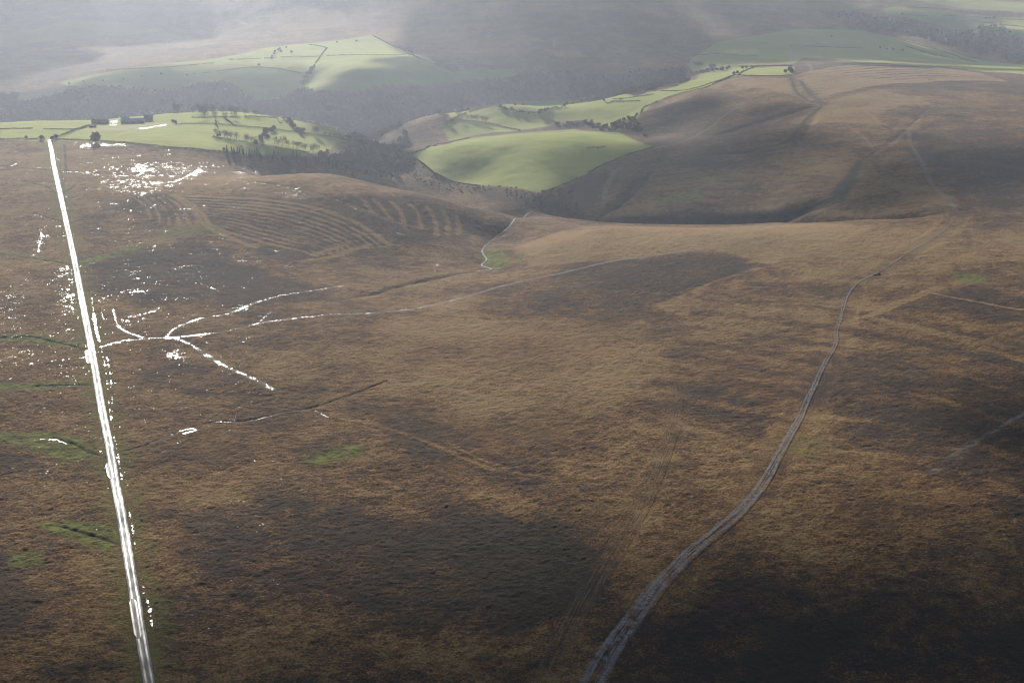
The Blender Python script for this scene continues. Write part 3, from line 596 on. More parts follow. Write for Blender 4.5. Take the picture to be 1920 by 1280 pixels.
# ------------------------------------------------------------------ plants
def plant_mat(name, c0, c1, size=1.2, trans=.0):
    s = N(name); oi = s.n('ShaderNodeObjectInfo'); f = s.math('ADD', s.math('MULTIPLY', s.noise(size, 2.), .8), s.math('MULTIPLY', oi.outputs['Random'], .3))
    s.bsdf(s.mix(s.step(f, .3, .8), c0, c1), 1., .05); return s.m
M_BARE = plant_mat('winter_twigs', (.035,.028,.024), (.085,.066,.052)); M_BARK = plant_mat('bark', (.03,.026,.022), (.075,.065,.052), .5)
M_CONI = plant_mat('conifer_needles', (.010,.018,.012), (.030,.045,.024)); M_EVER = plant_mat('evergreen_leaves', (.016,.024,.014), (.045,.055,.026)); M_HEDGE = plant_mat('hedge_leaves', (.022,.024,.014), (.065,.055,.032))
M_WOOD = plant_mat('wood_canopy', (.016,.017,.014), (.050,.042,.034), 12.)
def tris(c, size, rng, flat=1., up=0.):
    """small leaf-sized triangles at the points c"""
    n = len(c); a = rng.normal(size=(n,3)); a /= np.linalg.norm(a, axis=1)[:,None]; b = rng.normal(size=(n,3)); b -= (b*a).sum(1)[:,None]*a; b /= np.linalg.norm(b, axis=1)[:,None]
    s = np.broadcast_to(size, (n,))[:,None]*(.6+.8*rng.random((n,1)))
    V = np.stack([c+a*s, c-a*s*.5+b*s*.8, c-a*s*.5-b*s*.8], 1)
    return V.reshape(-1,3)
def tube(path, rad, k=5):
    path = np.asarray(path, float); V = []; Fc = []
    for i, (p, r) in enumerate(zip(path, rad)):
        t = path[min(i+1,len(path)-1)]-path[max(i-1,0)]; t /= np.linalg.norm(t)+1e-9
        u = np.cross(t, (0,1,0) if abs(t[1]) < .9 else (1,0,0)); u /= np.linalg.norm(u); v = np.cross(t, u)
        for j in range(k): an = 2*math.pi*j/k; V.append(p+r*(math.cos(an)*u+math.sin(an)*v))
    for i in range(len(path)-1):
        for j in range(k): Fc.append((i*k+j, i*k+(j+1)%k, (i+1)*k+(j+1)%k, (i+1)*k+j))
    return V, Fc
def join(parts):
    V = []; Fc = []
    for v, f in parts:
        o = len(V); V += list(v); Fc += [tuple(i+o for i in q) for q in f]
    return np.array(V), Fc
def proto_tree(seed, h, rx, kind):
    rng = np.random.default_rng(seed); parts = []; pts = []
    root = empty('bare_tree' if kind == 'bare' else 'evergreen_tree', (0,0,0))
    lean = rng.normal(size=2)*.04*h; top = np.array([lean[0], lean[1], h*.8]); base_ = np.array([0,0,-.4])
    parts.append(tube([base_, (lean[0]*.3,lean[1]*.3,h*.3), top], [h*.032, h*.024, h*.006], 6))
    for i in range(9 if kind == 'bare' else 7):
        z0 = h*(.22+.055*i); an = i*2.4+rng.random(); L = rx*(.75+.4*rng.random())*(1-.04*i); r0 = np.array([lean[0]*z0/h, lean[1]*z0/h, z0])
        mid = r0+np.array([math.cos(an)*L*.5, math.sin(an)*L*.5, h*.12]); end = r0+np.array([math.cos(an)*L*.95, math.sin(an)*L*.95, h*(.2+.12*rng.random())])
        parts.append(tube([r0, mid, end], [h*.014, h*.009, h*.003], 4))
        for q in range(3):
            m2 = mid*(1-q*.3)+end*q*.3; e2 = m2+np.array([rng.normal()*.3*rx, rng.normal()*.3*rx, h*(.1+.12*rng.random())]); parts.append(tube([m2, e2], [h*.005, h*.002], 3)); pts.append(e2)
        pts += [mid, end]
    V, Fc = join(parts); mesh('trunk', V, Fc, M_BARK, root)
    pts = np.array(pts); n = 420 if kind == 'bare' else 1500
    if kind == 'bare':
        c = pts[rng.integers(0, len(pts), n)]+rng.normal(size=(n,3))*np.array([rx*.2, rx*.2, h*.08])
        a = (c-np.array([0,0,h*.4])); a /= np.linalg.norm(a, axis=1)[:,None]+1e-6; a = a+rng.normal(size=(n,3))*.5; s = .5+1.0*rng.random((n,1)); b = rng.normal(size=(n,3))*.10
        V = np.stack([c, c+a*s+b, c+a*s*.6-b*1.6], 1).reshape(-1,3)
    else:
        q = rng.normal(size=(n,3)); q /= np.linalg.norm(q, axis=1)[:,None]; lump = 1+.22*np.sin(q[:,0]*5+seed)*np.cos(q[:,1]*6)+.12*np.sin(q[:,2]*9)
        c = q*(rng.random((n,1))**.33)*lump[:,None]*np.array([rx, rx, h*.42])+np.array([0,0,h*.56]); V = tris(c, .55, rng)
    mesh('crown', V, np.arange(len(V)).reshape(-1,3), M_BARE if kind == 'bare' else M_EVER, root)
    return root
def proto_conifer(seed, h):
    rng = np.random.default_rng(seed); root = empty('conifer', (0,0,0)); V, Fc = tube([(0,0,-.5),(0,0,h*.5),(0,0,h*.97)], [h*.016, h*.010, .03], 5); mesh('trunk', V, Fc, M_BARK, root)
    n = 330; t = rng.random(n)**.8; an = rng.random(n)*6.28; tier = np.round(t*11)/11; R = (1-tier*.93)*h*.19*(.75+.5*rng.random(n))
    z = h*(.10+.88*tier)+rng.normal(size=n)*.15; c0 = np.stack([np.cos(an)*R*.2, np.sin(an)*R*.2, z], 1); c1 = np.stack([np.cos(an)*R, np.sin(an)*R, z-h*.05], 1); sd_ = np.stack([-np.sin(an), np.cos(an), 0*an], 1)*(R*.28+.12)[:,None]
    V = np.stack([c0+np.array([0,0,.45]), c1+sd_, c1-sd_], 1).reshape(-1,3); mesh('crown', V, np.arange(len(V)).reshape(-1,3), M_CONI, root); return root
PROTO = {'bare': [proto_tree(i, 10., 4.6, 'bare') for i in (1,2,3,4)], 'ever': [proto_tree(i, 10., 5.2, 'ever') for i in (11,12)], 'coni': [proto_conifer(i, 13.) for i in (21,22,23)]}
used = set()
def plant(kind, x, y, s, label, group, name=None, i=None):
    if label and len(label.split()) > 16: print('LONG', label)
    pl = PROTO[kind]; p = pl[(i if i is not None else random.randrange(99))%len(pl)]
    o = p if id(p) not in used else copy_tree(p); used.add(id(p))
    o.location = (x, y, float(gh(x, y)[0])-.1); o.scale = (s*random.uniform(.92,1.08), s*random.uniform(.92,1.08), s*random.uniform(.9,1.1)); o.rotation_euler = (0,0,random.uniform(0,6.28))
    return tag(o, label, 'tree', group)
random.seed(5)
ORD = ['first','second','third','fourth','fifth','sixth','seventh','eighth','ninth','tenth','eleventh','twelfth']
def tree_row(pts, n, kind, s, where, group, jit=3.):
    """n trees along a line in the photo, named in order from its left"""
    L = line(pts, 2.) if len(pts) > 1 else PX(pts); ii = np.linspace(0, len(L)-1, n)
    if L[0,0] > L[-1,0]: L = L[::-1]
    for k, f in enumerate(ii):
        p = L[int(f)]+np.array([random.uniform(-jit,jit), random.uniform(-jit,jit)])*.7
        lab = ('%s %s tree from left %s' % (ORD[k], {'bare':'bare','ever':'dark evergreen','coni':'conifer'}[kind], where)) if n <= 12 else 'tree %s' % where
        if n == 1: lab = 'single %s tree %s' % ({'bare':'bare','ever':'dark evergreen','coni':'conifer'}[kind], where)
        plant(kind, p[0], p[1], s*random.uniform(.75,1.2), lab, group, i=k)
# the round tree by the moor gate
p = PX([(180,268)])[0]; plant('ever', p[0], p[1], 1.22, 'large round dark tree standing alone in the green field edge', None, i=0)
G1 = 'trees around the farm fields'
tree_row([(205,212),(250,209),(300,208),(350,209)], 12, 'bare', 1.15, 'in the row behind the farm barns', G1); tree_row([(212,219),(290,213),(380,215)], 10, 'bare', 1.1, 'just behind the long barn', G1)
tree_row([(360,212),(420,213),(480,219)], 9, 'bare', 1.0, 'along the hedge right of the barns', G1); tree_row([(385,221),(440,222)], 4, 'bare', .9, 'above the hilltop field gate', G1)
tree_row([(410,256),(432,260),(444,263)], 5, 'bare', .85, 'on the left end of the lower field hedge', G1); tree_row([(458,266),(477,270)], 3, 'bare', .9, 'at the middle gap of the lower field hedge', G1)
tree_row([(488,272),(495,262),(502,252),(507,244)], 9, 'ever', .72, 'in the dark copse slanting across the farm field', G1, 7.); tree_row([(528,274)], 1, 'bare', 1.25, 'right of the slanting copse', G1)
tree_row([(516,270),(522,274)], 2, 'bare', .8, 'between the copse and the tall bare tree', G1); tree_row([(540,274),(560,278),(575,282)], 8, 'bare', .75, 'on the hedge right of the tall bare tree', G1); tree_row([(583,286),(596,284)], 3, 'bare', .95, 'at the plantation corner of the farm field', G1)
tree_row([(540,228),(548,235),(556,244),(562,250),(570,246)], 9, 'ever', .7, 'in the copse splitting the upper right fields', G1, 5.); tree_row([(588,250),(598,251)], 3, 'bare', 1.0, 'in the clump on the bright right field', G1)
tree_row([(612,254),(640,261),(662,265)], 7, 'bare', .6, 'along the right end of the upper hedge', G1); tree_row([(405,235),(412,270),(420,283)], 3, 'ever', .36, 'in the broken hedge across the farm field', G1, 2.)
tree_row([(48,261)], 1, 'ever', .4, 'by the left field boundary', G1); tree_row([(76,261)], 1, 'ever', .55, 'immediately left of the road end', G1); tree_row([(100,262),(106,261)], 2, 'ever', .5, 'just right of the road end', G1); tree_row([(330,232),(322,229)], 2, 'ever', .5, 'at the right end of the farmyard', G1); tree_row([(455,280),(400,246)][:1], 1, 'bare', .5, 'low in the farm field', G1)
G2 = 'trees along the fields beyond the round hill'
tree_row([(818,216),(828,220),(838,226)], 5, 'bare', .8, 'at the left tip of the bright valley field', G2); tree_row([(858,221)], 1, 'bare', 1.15, 'on the edge of the bright valley field', G2); tree_row([(875,224),(885,226),(905,230),(912,232)], 6, 'bare', .85, 'on the hedge below the bright valley field', G2)
tree_row([(938,200),(945,204),(965,208),(990,214)], 9, 'ever', .5, 'on the hedge right of the bright valley field', G2); tree_row([(1012,214),(1020,210)], 4, 'ever', .72, 'in the dark clump between valley fields', G2); tree_row([(1030,206),(1060,197),(1090,190)], 9, 'ever', .5, 'along the hedge climbing right from the clump', G2)
tree_row([(900,200),(940,195),(985,191),(1040,188)], 12, 'bare', .7, 'along the top hedge of the valley fields', G2); tree_row([(1165,190),(1180,186),(1200,180),(1230,168),(1262,152)], 10, 'bare', .8, 'on the field edge rising to the right hill', G2)
G3 = 'trees on the far fields'
tree_row([(1296,139),(1318,136),(1335,134),(1358,133),(1365,130)], 11, 'ever', .65, 'around the small far farm', G3); tree_row([(1375,142),(1380,140)], 2, 'ever', .7, 'at the corner of the far bright field', G3); tree_row([(1474,138),(1480,136),(1485,139)], 4, 'ever', .8, 'in the clump right of the far bright field', G3)
tree_row([(1390,130),(1410,128)], 3, 'ever', .45, 'on the hedge above the far bright field', G3)
tree_row([(668,78),(632,80)], 2, 'ever', .5, 'on the skyline of the far left hillside', G3); tree_row([(515,99),(512,107),(508,112)], 4, 'ever', .6, 'on the hedge corner of the far left hillside', G3)
tree_row([(484,125)], 1, 'ever', .55, 'alone on the far left hillside', G3); tree_row([(545,100),(520,96),(535,90)], 5, 'ever', .5, 'on the upper edge of the far left hillside', G3)
tree_row([(585,128),(583,135),(577,142),(572,150),(566,158)], 12, 'ever', .7, 'in the gully wood of the far left hillside', G3, 7.)
tree_row([(135,157),(190,152),(250,148),(330,143),(350,140)], 7, 'ever', .42, 'along the lower left hillside hedge', G3, 16.); tree_row([(765,98),(772,100)], 2, 'ever', .5, 'where the hillside field meets the moor', G3)
tree_row([(820,124),(850,130),(890,126)], 5, 'ever', .5, 'on the hedge at the hillside right corner', G3)
tree_row([(1848,36),(1860,36),(1866,36)], 3, 'ever', .7, 'on the bright strip hedge far right', G3); tree_row([(1876,47)], 1, 'ever', .7, 'below the bright strip hedge far right', G3); tree_row([(1692,30)], 1, 'ever', .6, 'on the left of the bright strip hedge', G3)
tree_row([(1534,84),(1560,72)], 2, 'ever', .5, 'in the large shaded far field', G3); tree_row([(1650,92),(1665,94),(1690,97)], 4, 'ever', .6, 'in the lower shaded far field', G3)
tree_row([(1776,82),(1780,84)], 2, 'ever', .9, 'where the far hedges meet the valley', G3)
# conifer plantation below the farm fields
cp = PX([(395,287),(470,290),(540,294),(585,300),(640,300),(680,290),(740,320),(705,332),(640,322),(560,306),(480,300),(400,293)])
def inside(P_, x, y):
    r = np.zeros(np.shape(x), bool); n = len(P_)
    for i in range(n):
        a = P_[i]; b = P_[(i+1)%n]
        if abs(b[1]-a[1]) > 1e-9: r ^= ((a[1] > y) != (b[1] > y)) & (x < (b[0]-a[0])*(y-a[1])/(b[1]-a[1])+a[0])
    return r
rg = np.random.default_rng(33); k = 0; placed = []
xa, xb, ya, yb = cp[:,0].min(), cp[:,0].max(), cp[:,1].min(), cp[:,1].max()
while k < 190 and len(placed) < 9000:
    x, y = rg.uniform(xa, xb), rg.uniform(ya, yb); placed.append(0)
    if inside(cp, np.array([x]), np.array([y]))[0] and gh(x, y)[0] < -3:
        plant('coni', x, y, rg.uniform(.62, 1.0), 'conifer in the dark plantation between the moor edge and the farm fields', 'conifers of the plantation', i=k); k += 1
def woodland(P_, n, seed, label, size=4.6, dens=34, leaf=1.5, tall=(5, 11)):
    rng = np.random.default_rng(seed); xs = rng.uniform(P_[:,0].min(), P_[:,0].max(), n*6); ys_ = rng.uniform(P_[:,1].min(), P_[:,1].max(), n*6)
    m = inside(P_, xs+40*(fbm(xs, ys_, 90., 2, 4)-.5), ys_+40*(fbm(xs, ys_, 90., 2, 9)-.5)) & (fbm(xs, ys_, 70., 2, 8) > .30); xs, ys_ = xs[m][:n], ys_[m][:n]
    z = gh(xs, ys_); n = len(xs); h = rng.uniform(*tall, n); r = size*rng.uniform(.6, 1.2, n)
    q = rng.normal(size=(n, dens, 3)); q /= np.linalg.norm(q, axis=2)[...,None]; q *= rng.random((n, dens, 1))**.35
    c = np.stack([xs[:,None]+q[...,0]*r[:,None], ys_[:,None]+q[...,1]*r[:,None], (z+h*.55)[:,None]+q[...,2]*(h*.45)[:,None]], -1).reshape(-1,3)
    V = tris(c, leaf, rng); T = np.stack([np.stack([xs-.25, ys_, z-.5], 1), np.stack([xs+.25, ys_, z-.5], 1), np.stack([xs, ys_, z+h*.7], 1)], 1).reshape(-1,3)
    V = np.concatenate([V, T]); o = mesh('woodland', V, np.arange(len(V)).reshape(-1,3), M_WOOD); return tag(o, label, 'woodland', None, 'stuff')
W1 = np.vstack([PX([(-60,174),(150,172),(300,174),(560,172),(600,178),(700,174),(780,166),(860,154),(930,154),(985,142),(1060,140),(1130,146),(1200,136),(1280,130),(1288,148),(1240,166),(1190,176),(1100,182),(1000,187),(930,192),(868,197)]), [(-60,2380),(-300,2330),(-520,2380),(-700,2420),(-1000,2470)]])
woodland(W1, 6500, 1, 'dark wood filling the deep valley beyond the fields')
woodland(PX([(600,298),(636,292),(662,272),(676,246),(720,250),(760,272),(768,296),(772,318),(735,335),(700,332),(640,320)]), 700, 2, 'dark wood in the side valley right of the farm fields', 3.6)
woodland(PX([(1035,234),(1100,228),(1192,226),(1218,258),(1165,246),(1100,240),(1035,243)]), 160, 3, 'scrubby wood just behind the round green hill', 2.6, 30, 1.1, (2.5, 6))
woodland(PX([(1560,28),(1650,32),(1700,42),(1790,62),(1960,100),(1960,122),(1860,104),(1790,88),(1700,66),(1600,50)]), 750, 4, 'wood in the far valley at the upper right', 4.2)
woodland(PX([(700,300),(770,300),(850,342),(1000,362),(1060,352),(1100,395),(1020,392),(930,374),(800,346)]), 260, 5, 'low scrub on the bank below the round green hill', 1.3, 20, .5, (.8, 2.4))
def hedge(pts, hgt, label, wd=1.6, group=None, gap=.25):
    L = line(pts, 1.6); rng = np.random.default_rng(int(abs(L[0,0])*7) % 9999); n = len(L)
    keep = fbm(L[:,0], L[:,1], 22., 2, 31) > gap; L = L[keep]
    if len(L) < 3: return
    L = L-L[:1]*0; z = gh(L[:,0], L[:,1]); per = 16
    hh = hgt*(.55+.9*fbm(L[:,0], L[:,1], 9., 2, 33)); c = np.repeat(np.c_[L, z], per, 0)+np.c_[rng.normal(size=(len(L)*per, 2))*wd*.42, rng.random(len(L)*per)**.8*np.repeat(hh, per)]
    V = tris(c, .55, rng); og = V.mean(0); o = mesh('hedge', V-og, np.arange(len(V)).reshape(-1,3), M_HEDGE, loc=og); return tag(o, label, 'hedge', group)
GH = 'hedges between the green fields'
for r_ in [tuple(q) for q in [
  ([(0,262),(40,261),(84,261)], 1.6, 'field hedge left of the road end'), ([(104,262),(150,264),(200,266),(300,275),(400,284),(450,289)], 1.7, 'long hedge dividing the moor from the farm field'),
  ([(102,259),(125,252),(150,242),(168,237)], 2.6, 'thick hedge climbing from the road end to the farmyard'), ([(0,242),(60,241),(125,243),(160,240)], 1.1, 'low hedge across the left farm fields'),
  ([(330,234),(400,233),(470,238),(540,246),(600,253),(664,264)], 1.8, 'upper hedge curving across the farm hill'), ([(400,257),(440,264),(480,271),(520,278),(580,287)], 1.8, 'lower hedge slanting across the farm field'),
  ([(404,226),(412,250),(416,268),(420,283)], .9, 'gappy hedge running down the farm field', .9), ([(360,221),(420,220),(500,221),(560,224)], 1.6, 'hedge along the top of the farm fields'), ([(420,221),(432,230),(440,235)], 1.5, 'short hedge near the hilltop gate'),
  ([(532,225),(548,236),(566,250)], 2.4, 'overgrown hedge between the upper right farm fields'), ([(610,228),(640,238),(664,254)], 2.8, 'scrubby hedge round the bright right end of the farm hill'),
  ([(772,289),(800,278),(850,266),(880,260)], 1.4, 'hedge on the left shoulder of the round green hill'), ([(772,292),(790,306),(810,323),(850,341),(900,349)], 1.2, 'hedge along the lower left edge of the round hill'), ([(1016,362),(1060,345),(1120,315),(1180,290),(1226,278)], 1.8, 'hedge along the lower right edge of the round hill'),
  ([(842,229),(870,215),(900,206),(936,200)], 2.2, 'thick hedge below the bright valley field'), ([(840,224),(880,228),(930,235),(975,245)], 1.8, 'hedge slanting down the valley fields'), ([(936,200),(970,209),(1020,213)], 2.2, 'dark hedge right of the bright valley field'),
  ([(1020,211),(1040,203),(1075,194),(1110,187)], 2.4, 'hedge climbing between the valley pastures'), ([(965,197),(1000,190),(1040,186)], 1.6, 'short hedge on the top of the valley fields'), ([(1100,187),(1150,190),(1200,191)], 1.5, 'hedge across the right valley field'), ([(1190,222),(1205,205),(1235,190),(1280,175),(1320,165),(1375,144)], 1.8, 'hedge between the right moor and the valley fields'),
  ([(1150,186),(1200,182),(1225,178)], 1.4, 'hedge above the right valley field'), ([(1240,172),(1290,168),(1375,143)], 1.3, 'hedge across the rising narrow fields'), ([(1375,143),(1430,143),(1485,142)], 1.5, 'hedge below the far bright field'), ([(1385,142),(1420,125),(1486,124)], 1.5, 'hedge above the far bright field'),
  ([(1240,166),(1275,158),(1310,138)], 1.7, 'hedge left of the small far farm'), ([(1480,88),(1560,88),(1620,92)], 1.4, 'hedge across the large shaded far field'), ([(1690,75),(1740,88),(1800,108)], 1.6, 'slanting hedge of the shaded far field'), ([(1700,88),(1760,104),(1830,116)], 1.4, 'lower slanting hedge of the shaded far field'),
  ([(1665,29),(1720,30),(1800,31),(1920,38)], 1.7, 'long hedge along the bright far strip'), ([(1740,36),(1820,40),(1920,51)], 1.6, 'second hedge below the bright far strip'), ([(1700,14),(1780,18),(1850,28)], 1.6, 'hedge on the crest above the bright far strip'),
  ([(430,112),(500,110),(600,106),(760,103)], 1.8, 'long hedge across the sunlit far hillside'), ([(360,140),(400,135),(490,127),(580,140)], 1.8, 'lower hedge across the left far hillside'), ([(613,90),(604,102),(592,118),(588,126)], 2.0, 'hedge running down to the gully wood'),
  ([(700,68),(745,90),(790,112),(850,134)], 1.8, 'hedge between the far hillside and the brown moor'), ([(580,84),(600,86),(613,90)], 1.5, 'short hedge near the top of the far hillside'), ([(200,133),(300,127),(400,118)], 1.6, 'upper left hedge of the far hillside'), ([(830,122),(900,124),(960,128)], 1.6, 'hedge at the right corner of the far hillside'),
  ([(1300,104),(1350,103),(1420,106)], 1.6, 'hedge across the dim fields above the small farm')]]:
    hedge(r_[0], r_[1], r_[2], r_[3] if len(r_) > 3 else 1.6, group=GH, gap=.42 if len(r_) > 3 else .25)
o = hedge([(1104,280),(1112,279),(1120,278.5),(1128,277),(1136,276.5)], 1.6, 'dark low thicket inside the round green hill field', 5.5, gap=0.); o.name = 'thicket'; o['category'] = 'thicket'; 
if 'group' in o: del o['group']

# ------------------------------------------------------------------ the farm
def flat(name, c0, c1, rough=.8, spec=.3, size=.8):
    s = N(name); s.bsdf(s.mix(s.noise(size, 4.), c0, c1), rough, spec); return s.m
M_STONE = flat('rubble_stone', (.14,.13,.12), (.26,.24,.21)); M_SLATE = flat('slate', (.07,.075,.09), (.13,.14,.165), .45, .5); M_SHEET = flat('grey_blue_sheeting', (.26,.31,.38), (.36,.41,.48), .5, .4)
M_DARKW = flat('dark_boards', (.03,.028,.026), (.06,.055,.05)); M_PANE = flat('window_glass', (.01,.012,.014), (.02,.022,.025), .1, .6); M_DOOR = flat('painted_door', (.08,.05,.04), (.12,.08,.06)); M_TIN = flat('wet_tin', (.25,.26,.28), (.4,.41,.43), .28, .8)
def building(name, u, v, L, Wd, eh, rh, rot, wm, rm, label, nd=1, nw=4, cat='barn'):
    x, y = PX([(u, v)])[0]; root = empty(name, (x, y, float(gh(x, y)[0])-.3), math.radians(rot)); tag(root, label, cat)
    a, b = L/2, Wd/2
    V = [(-a,-b,0),(a,-b,0),(a,b,0),(-a,b,0),(-a,-b,eh),(a,-b,eh),(a,b,eh),(-a,b,eh),(-a,0,rh),(a,0,rh)]
    mesh('wall', V, [(0,1,5,4),(1,2,6,9,5),(2,3,7,6),(3,0,4,8,7),(3,2,1,0)], wm, root)
    e = .5; t = .22; sl = (rh-eh)/b; R = []
    for s_ in (-1, 1):
        y0, z0 = s_*(b+e), eh-e*sl; R += [(-a-e,y0,z0+.05),(a+e,y0,z0+.05),(a+e,0,rh+.05),(-a-e,0,rh+.05),(-a-e,y0,z0+.05+t),(a+e,y0,z0+.05+t),(a+e,0,rh+.05+t),(-a-e,0,rh+.05+t)]
    f = []
    for o_ in (0, 8): f += [tuple(i+o_ for i in q) for q in ((0,1,2,3),(4,5,6,7),(0,1,5,4),(0,3,7,4),(1,2,6,5))]
    rf = mesh('roof', R, f, rm, root)
    if cat == 'farmhouse':
        for cx in (-a+.8, a-.8): mesh('chimney', [(cx+i*.5, j*.4, z) for z in (rh-.6, rh+1.4) for i, j in ((-1,-1),(1,-1),(1,1),(-1,1))], [(0,1,5,4),(1,2,6,5),(2,3,7,6),(3,0,4,7),(4,5,6,7)], M_STONE, rf)
    def box(nm, cx, w_, z0, z1, m_, par=root, out=.06):
        yy = -b-out; return mesh(nm, [(cx-w_/2,yy,z0),(cx+w_/2,yy,z0),(cx+w_/2,yy,z1),(cx-w_/2,yy,z1),(cx-w_/2,yy+out+.1,z0),(cx+w_/2,yy+out+.1,z0),(cx+w_/2,yy+out+.1,z1),(cx-w_/2,yy+out+.1,z1)], [(0,1,2,3),(0,4,5,1),(1,5,6,2),(2,6,7,3),(3,7,4,0)], m_, par)
    for i in range(nd): box('door', -a+L*(i+.5)/max(1,nd)+1., 3.2 if cat == 'barn' else 1.1, .3, eh*.8 if cat == 'barn' else 2.4, M_DOOR)
    for i in range(nw):
        cx = -a+L*(i+.5)/nw-1.
        q = box('window', cx, 1.3, eh*.55, eh*.55+1.1, M_DARKW); box('pane', cx, 1.0, eh*.55+.15, eh*.55+.95, M_PANE, q, .09)
    return root
building('barn', 249, 230, 30, 13, 3.8, 6.8, 12, M_STONE, M_SHEET, 'long barn with a grey blue roof in the farmyard', 3, 5)
building('barn', 188, 231, 21, 11, 3.2, 5.6, 4, M_DARKW, M_SLATE, 'dark roofed barn at the left of the farmyard', 2, 3)
building('farmhouse', 279, 225, 11, 7, 4.8, 7.2, 10, M_STONE, M_SLATE, 'slate roofed farmhouse at the right end of the long barn', 1, 3, 'farmhouse')
building('shed', 235, 224, 10, 6, 2.8, 4.2, 10, M_STONE, M_TIN, 'small shed with a shining roof behind the long barn', 1, 1, 'shed')
building('shed', 174, 239, 8, 5, 2.4, 3.4, -15, M_DARKW, M_TIN, 'small shed with a shining roof beside the farm lane hedge', 1, 1, 'shed')
building('farmhouse', 1335, 128, 13, 8, 5.2, 8., -5, flat('whitewash', (.6,.6,.57), (.75,.75,.72)), M_SLATE, 'small pale farmhouse among trees beyond the right valley', 1, 3, 'farmhouse')
building('barn', 1308, 120, 18, 9, 3.6, 6., 10, M_STONE, M_SLATE, 'low stone barn left of the small pale farmhouse', 1, 2)
# ------------------------------------------------------------------ sheep, van, stones
M_WOOL = flat('wool', (.5,.48,.42), (.72,.70,.64), 1., .1, .1); M_FACE = flat('dark_fleece', (.05,.045,.04), (.09,.08,.07))
def sheep_proto():
    sk = [((0,-.42,.62),.24),((0,-.1,.66),.30),((0,.28,.66),.28),((0,.52,.74),.15),((0,.66,.84),.11),((0,.84,.72),.06)]; ed = [(i,i+1) for i in range(5)]
    for sx in (-1,1):
        for (yy, par) in ((-.36,0),(.30,2)):
            i = len(sk); sk += [((sx*.15,yy,.42),.10),((sx*.15,yy+(.04 if par else -.05),.24),.05),((sx*.15,yy,.02),.045)]; ed += [(par,i),(i,i+1),(i+1,i+2)]
    me = bpy.data.meshes.new('sheep'); me.from_pydata([p for p, r in sk], ed, []); o = bpy.data.objects.new('sheep', me); COL.objects.link(o)
    md = o.modifiers.new('skin', 'SKIN'); 
    if not me.skin_vertices:
        bpy.context.view_layer.objects.active = o
        o.select_set(True)
    lay = me.skin_vertices[0].data if me.skin_vertices else None
    if lay:
        for i, (p, r) in enumerate(sk): lay[i].radius = (r, r)
        lay[1].use_root = True
    sb = o.modifiers.new('smooth', 'SUBSURF'); sb.levels = 1; sb.render_levels = 1
    me.materials.append(M_WOOL); return o
s0 = sheep_proto()
dg = bpy.context.evaluated_depsgraph_get(); me2 = bpy.data.meshes.new_from_object(s0.evaluated_get(dg)); s0.modifiers.clear(); s0.data = me2
for i, (u, v, rz, sc_, lab) in enumerate([(1093.5,280.8,1.2,1.15,'left one of two pale sheep beside the dark thicket'), (1099,280.6,-.6,1.3,'right one of two pale sheep nearest the dark thicket')]):
    o = s0 if i == 0 else s0.copy()
    if i: COL.objects.link(o)
    x, y = PX([(u, v)])[0]; o.location = (x, y, float(gh(x, y)[0])); o.rotation_euler = (0,0,rz); o.scale = (sc_,)*3; tag(o, lab, 'sheep', 'sheep beside the thicket')
def van(u, v, rz, label):
    x, y = PX([(u, v)])[0]; root = empty('van', (x, y, float(gh(x, y)[0])+.1), rz); tag(root, label, 'van')
    pr = [(-2.5,.35),(2.5,.35),(2.55,1.0),(1.75,1.2),(1.2,2.0),(-2.4,2.05),(-2.5,1.9)]; n = len(pr); V = [(sx*.95*(1 if z < 1.3 else .9), yy, z) for sx in (-1,1) for yy, z in pr]
    body = mesh('body', V, [tuple(range(n))[::-1], tuple(range(n, 2*n))]+[(i,(i+1)%n,n+(i+1)%n,n+i) for i in range(n)], flat('white_paint', (.7,.7,.7), (.8,.8,.8), .3, .5), root)
    mesh('windscreen', [(-.8,1.77,1.22),(.8,1.77,1.22),(.75,1.25,1.95),(-.75,1.25,1.95)], [(0,1,2,3)], M_PANE, root).location = (0,.03,.02)
    for sx in (-1,1):
        mesh('side_window', [(sx*.93,.4,1.3),(sx*.93,1.35,1.3),(sx*.90,1.1,1.85),(sx*.90,.4,1.85)], [(0,1,2,3)], M_PANE, root).location = (sx*.03,0,0)
        for yy in (-1.6,1.6):
            V2, F2 = tube([(sx*.75,yy,.34),(sx*.98,yy,.34)], [.34,.34], 12); V2 = list(V2); F2 += [tuple(range(12)), tuple(range(23,11,-1))]; mesh('wheel', V2, F2, M_DARKW, root)
van(1525, 132, .5, 'tiny white van parked on the far striped hill')
def boulder(u, v, r, label, m_):
    rng = np.random.default_rng(int(u)); V, Fc = [], []; nu, nv = 10, 6
    for j in range(nv+1):
        for i in range(nu):
            a = 2*math.pi*i/nu; b = math.pi*j/nv; rr = r*(1+.25*math.sin(3*a+u)*math.sin(b)+.12*rng.normal()*math.sin(b)); V.append((rr*math.cos(a)*math.sin(b)*1.3, rr*math.sin(a)*math.sin(b), rr*.7*math.cos(b)))
    for j in range(nv):
        for i in range(nu): Fc.append((j*nu+i, (j+1)*nu+i, (j+1)*nu+(i+1)%nu, j*nu+(i+1)%nu))
    x, y = PX([(u, v)])[0]; return tag(mesh('boulder', V, Fc, m_, None, True, (x, y, float(gh(x, y)[0])+r*.2)), label, 'boulder')
boulder(1641, 515.5, 1.0, 'left of two dark boulders beside the upper track', M_FACE); boulder(1647.5, 514.5, 1.2, 'right of two dark boulders beside the upper track', M_FACE); boulder(1741, 150, 1.4, 'pale boulder standing among the far hill stripes', flat('pale_rock', (.5,.5,.48), (.65,.65,.62)))

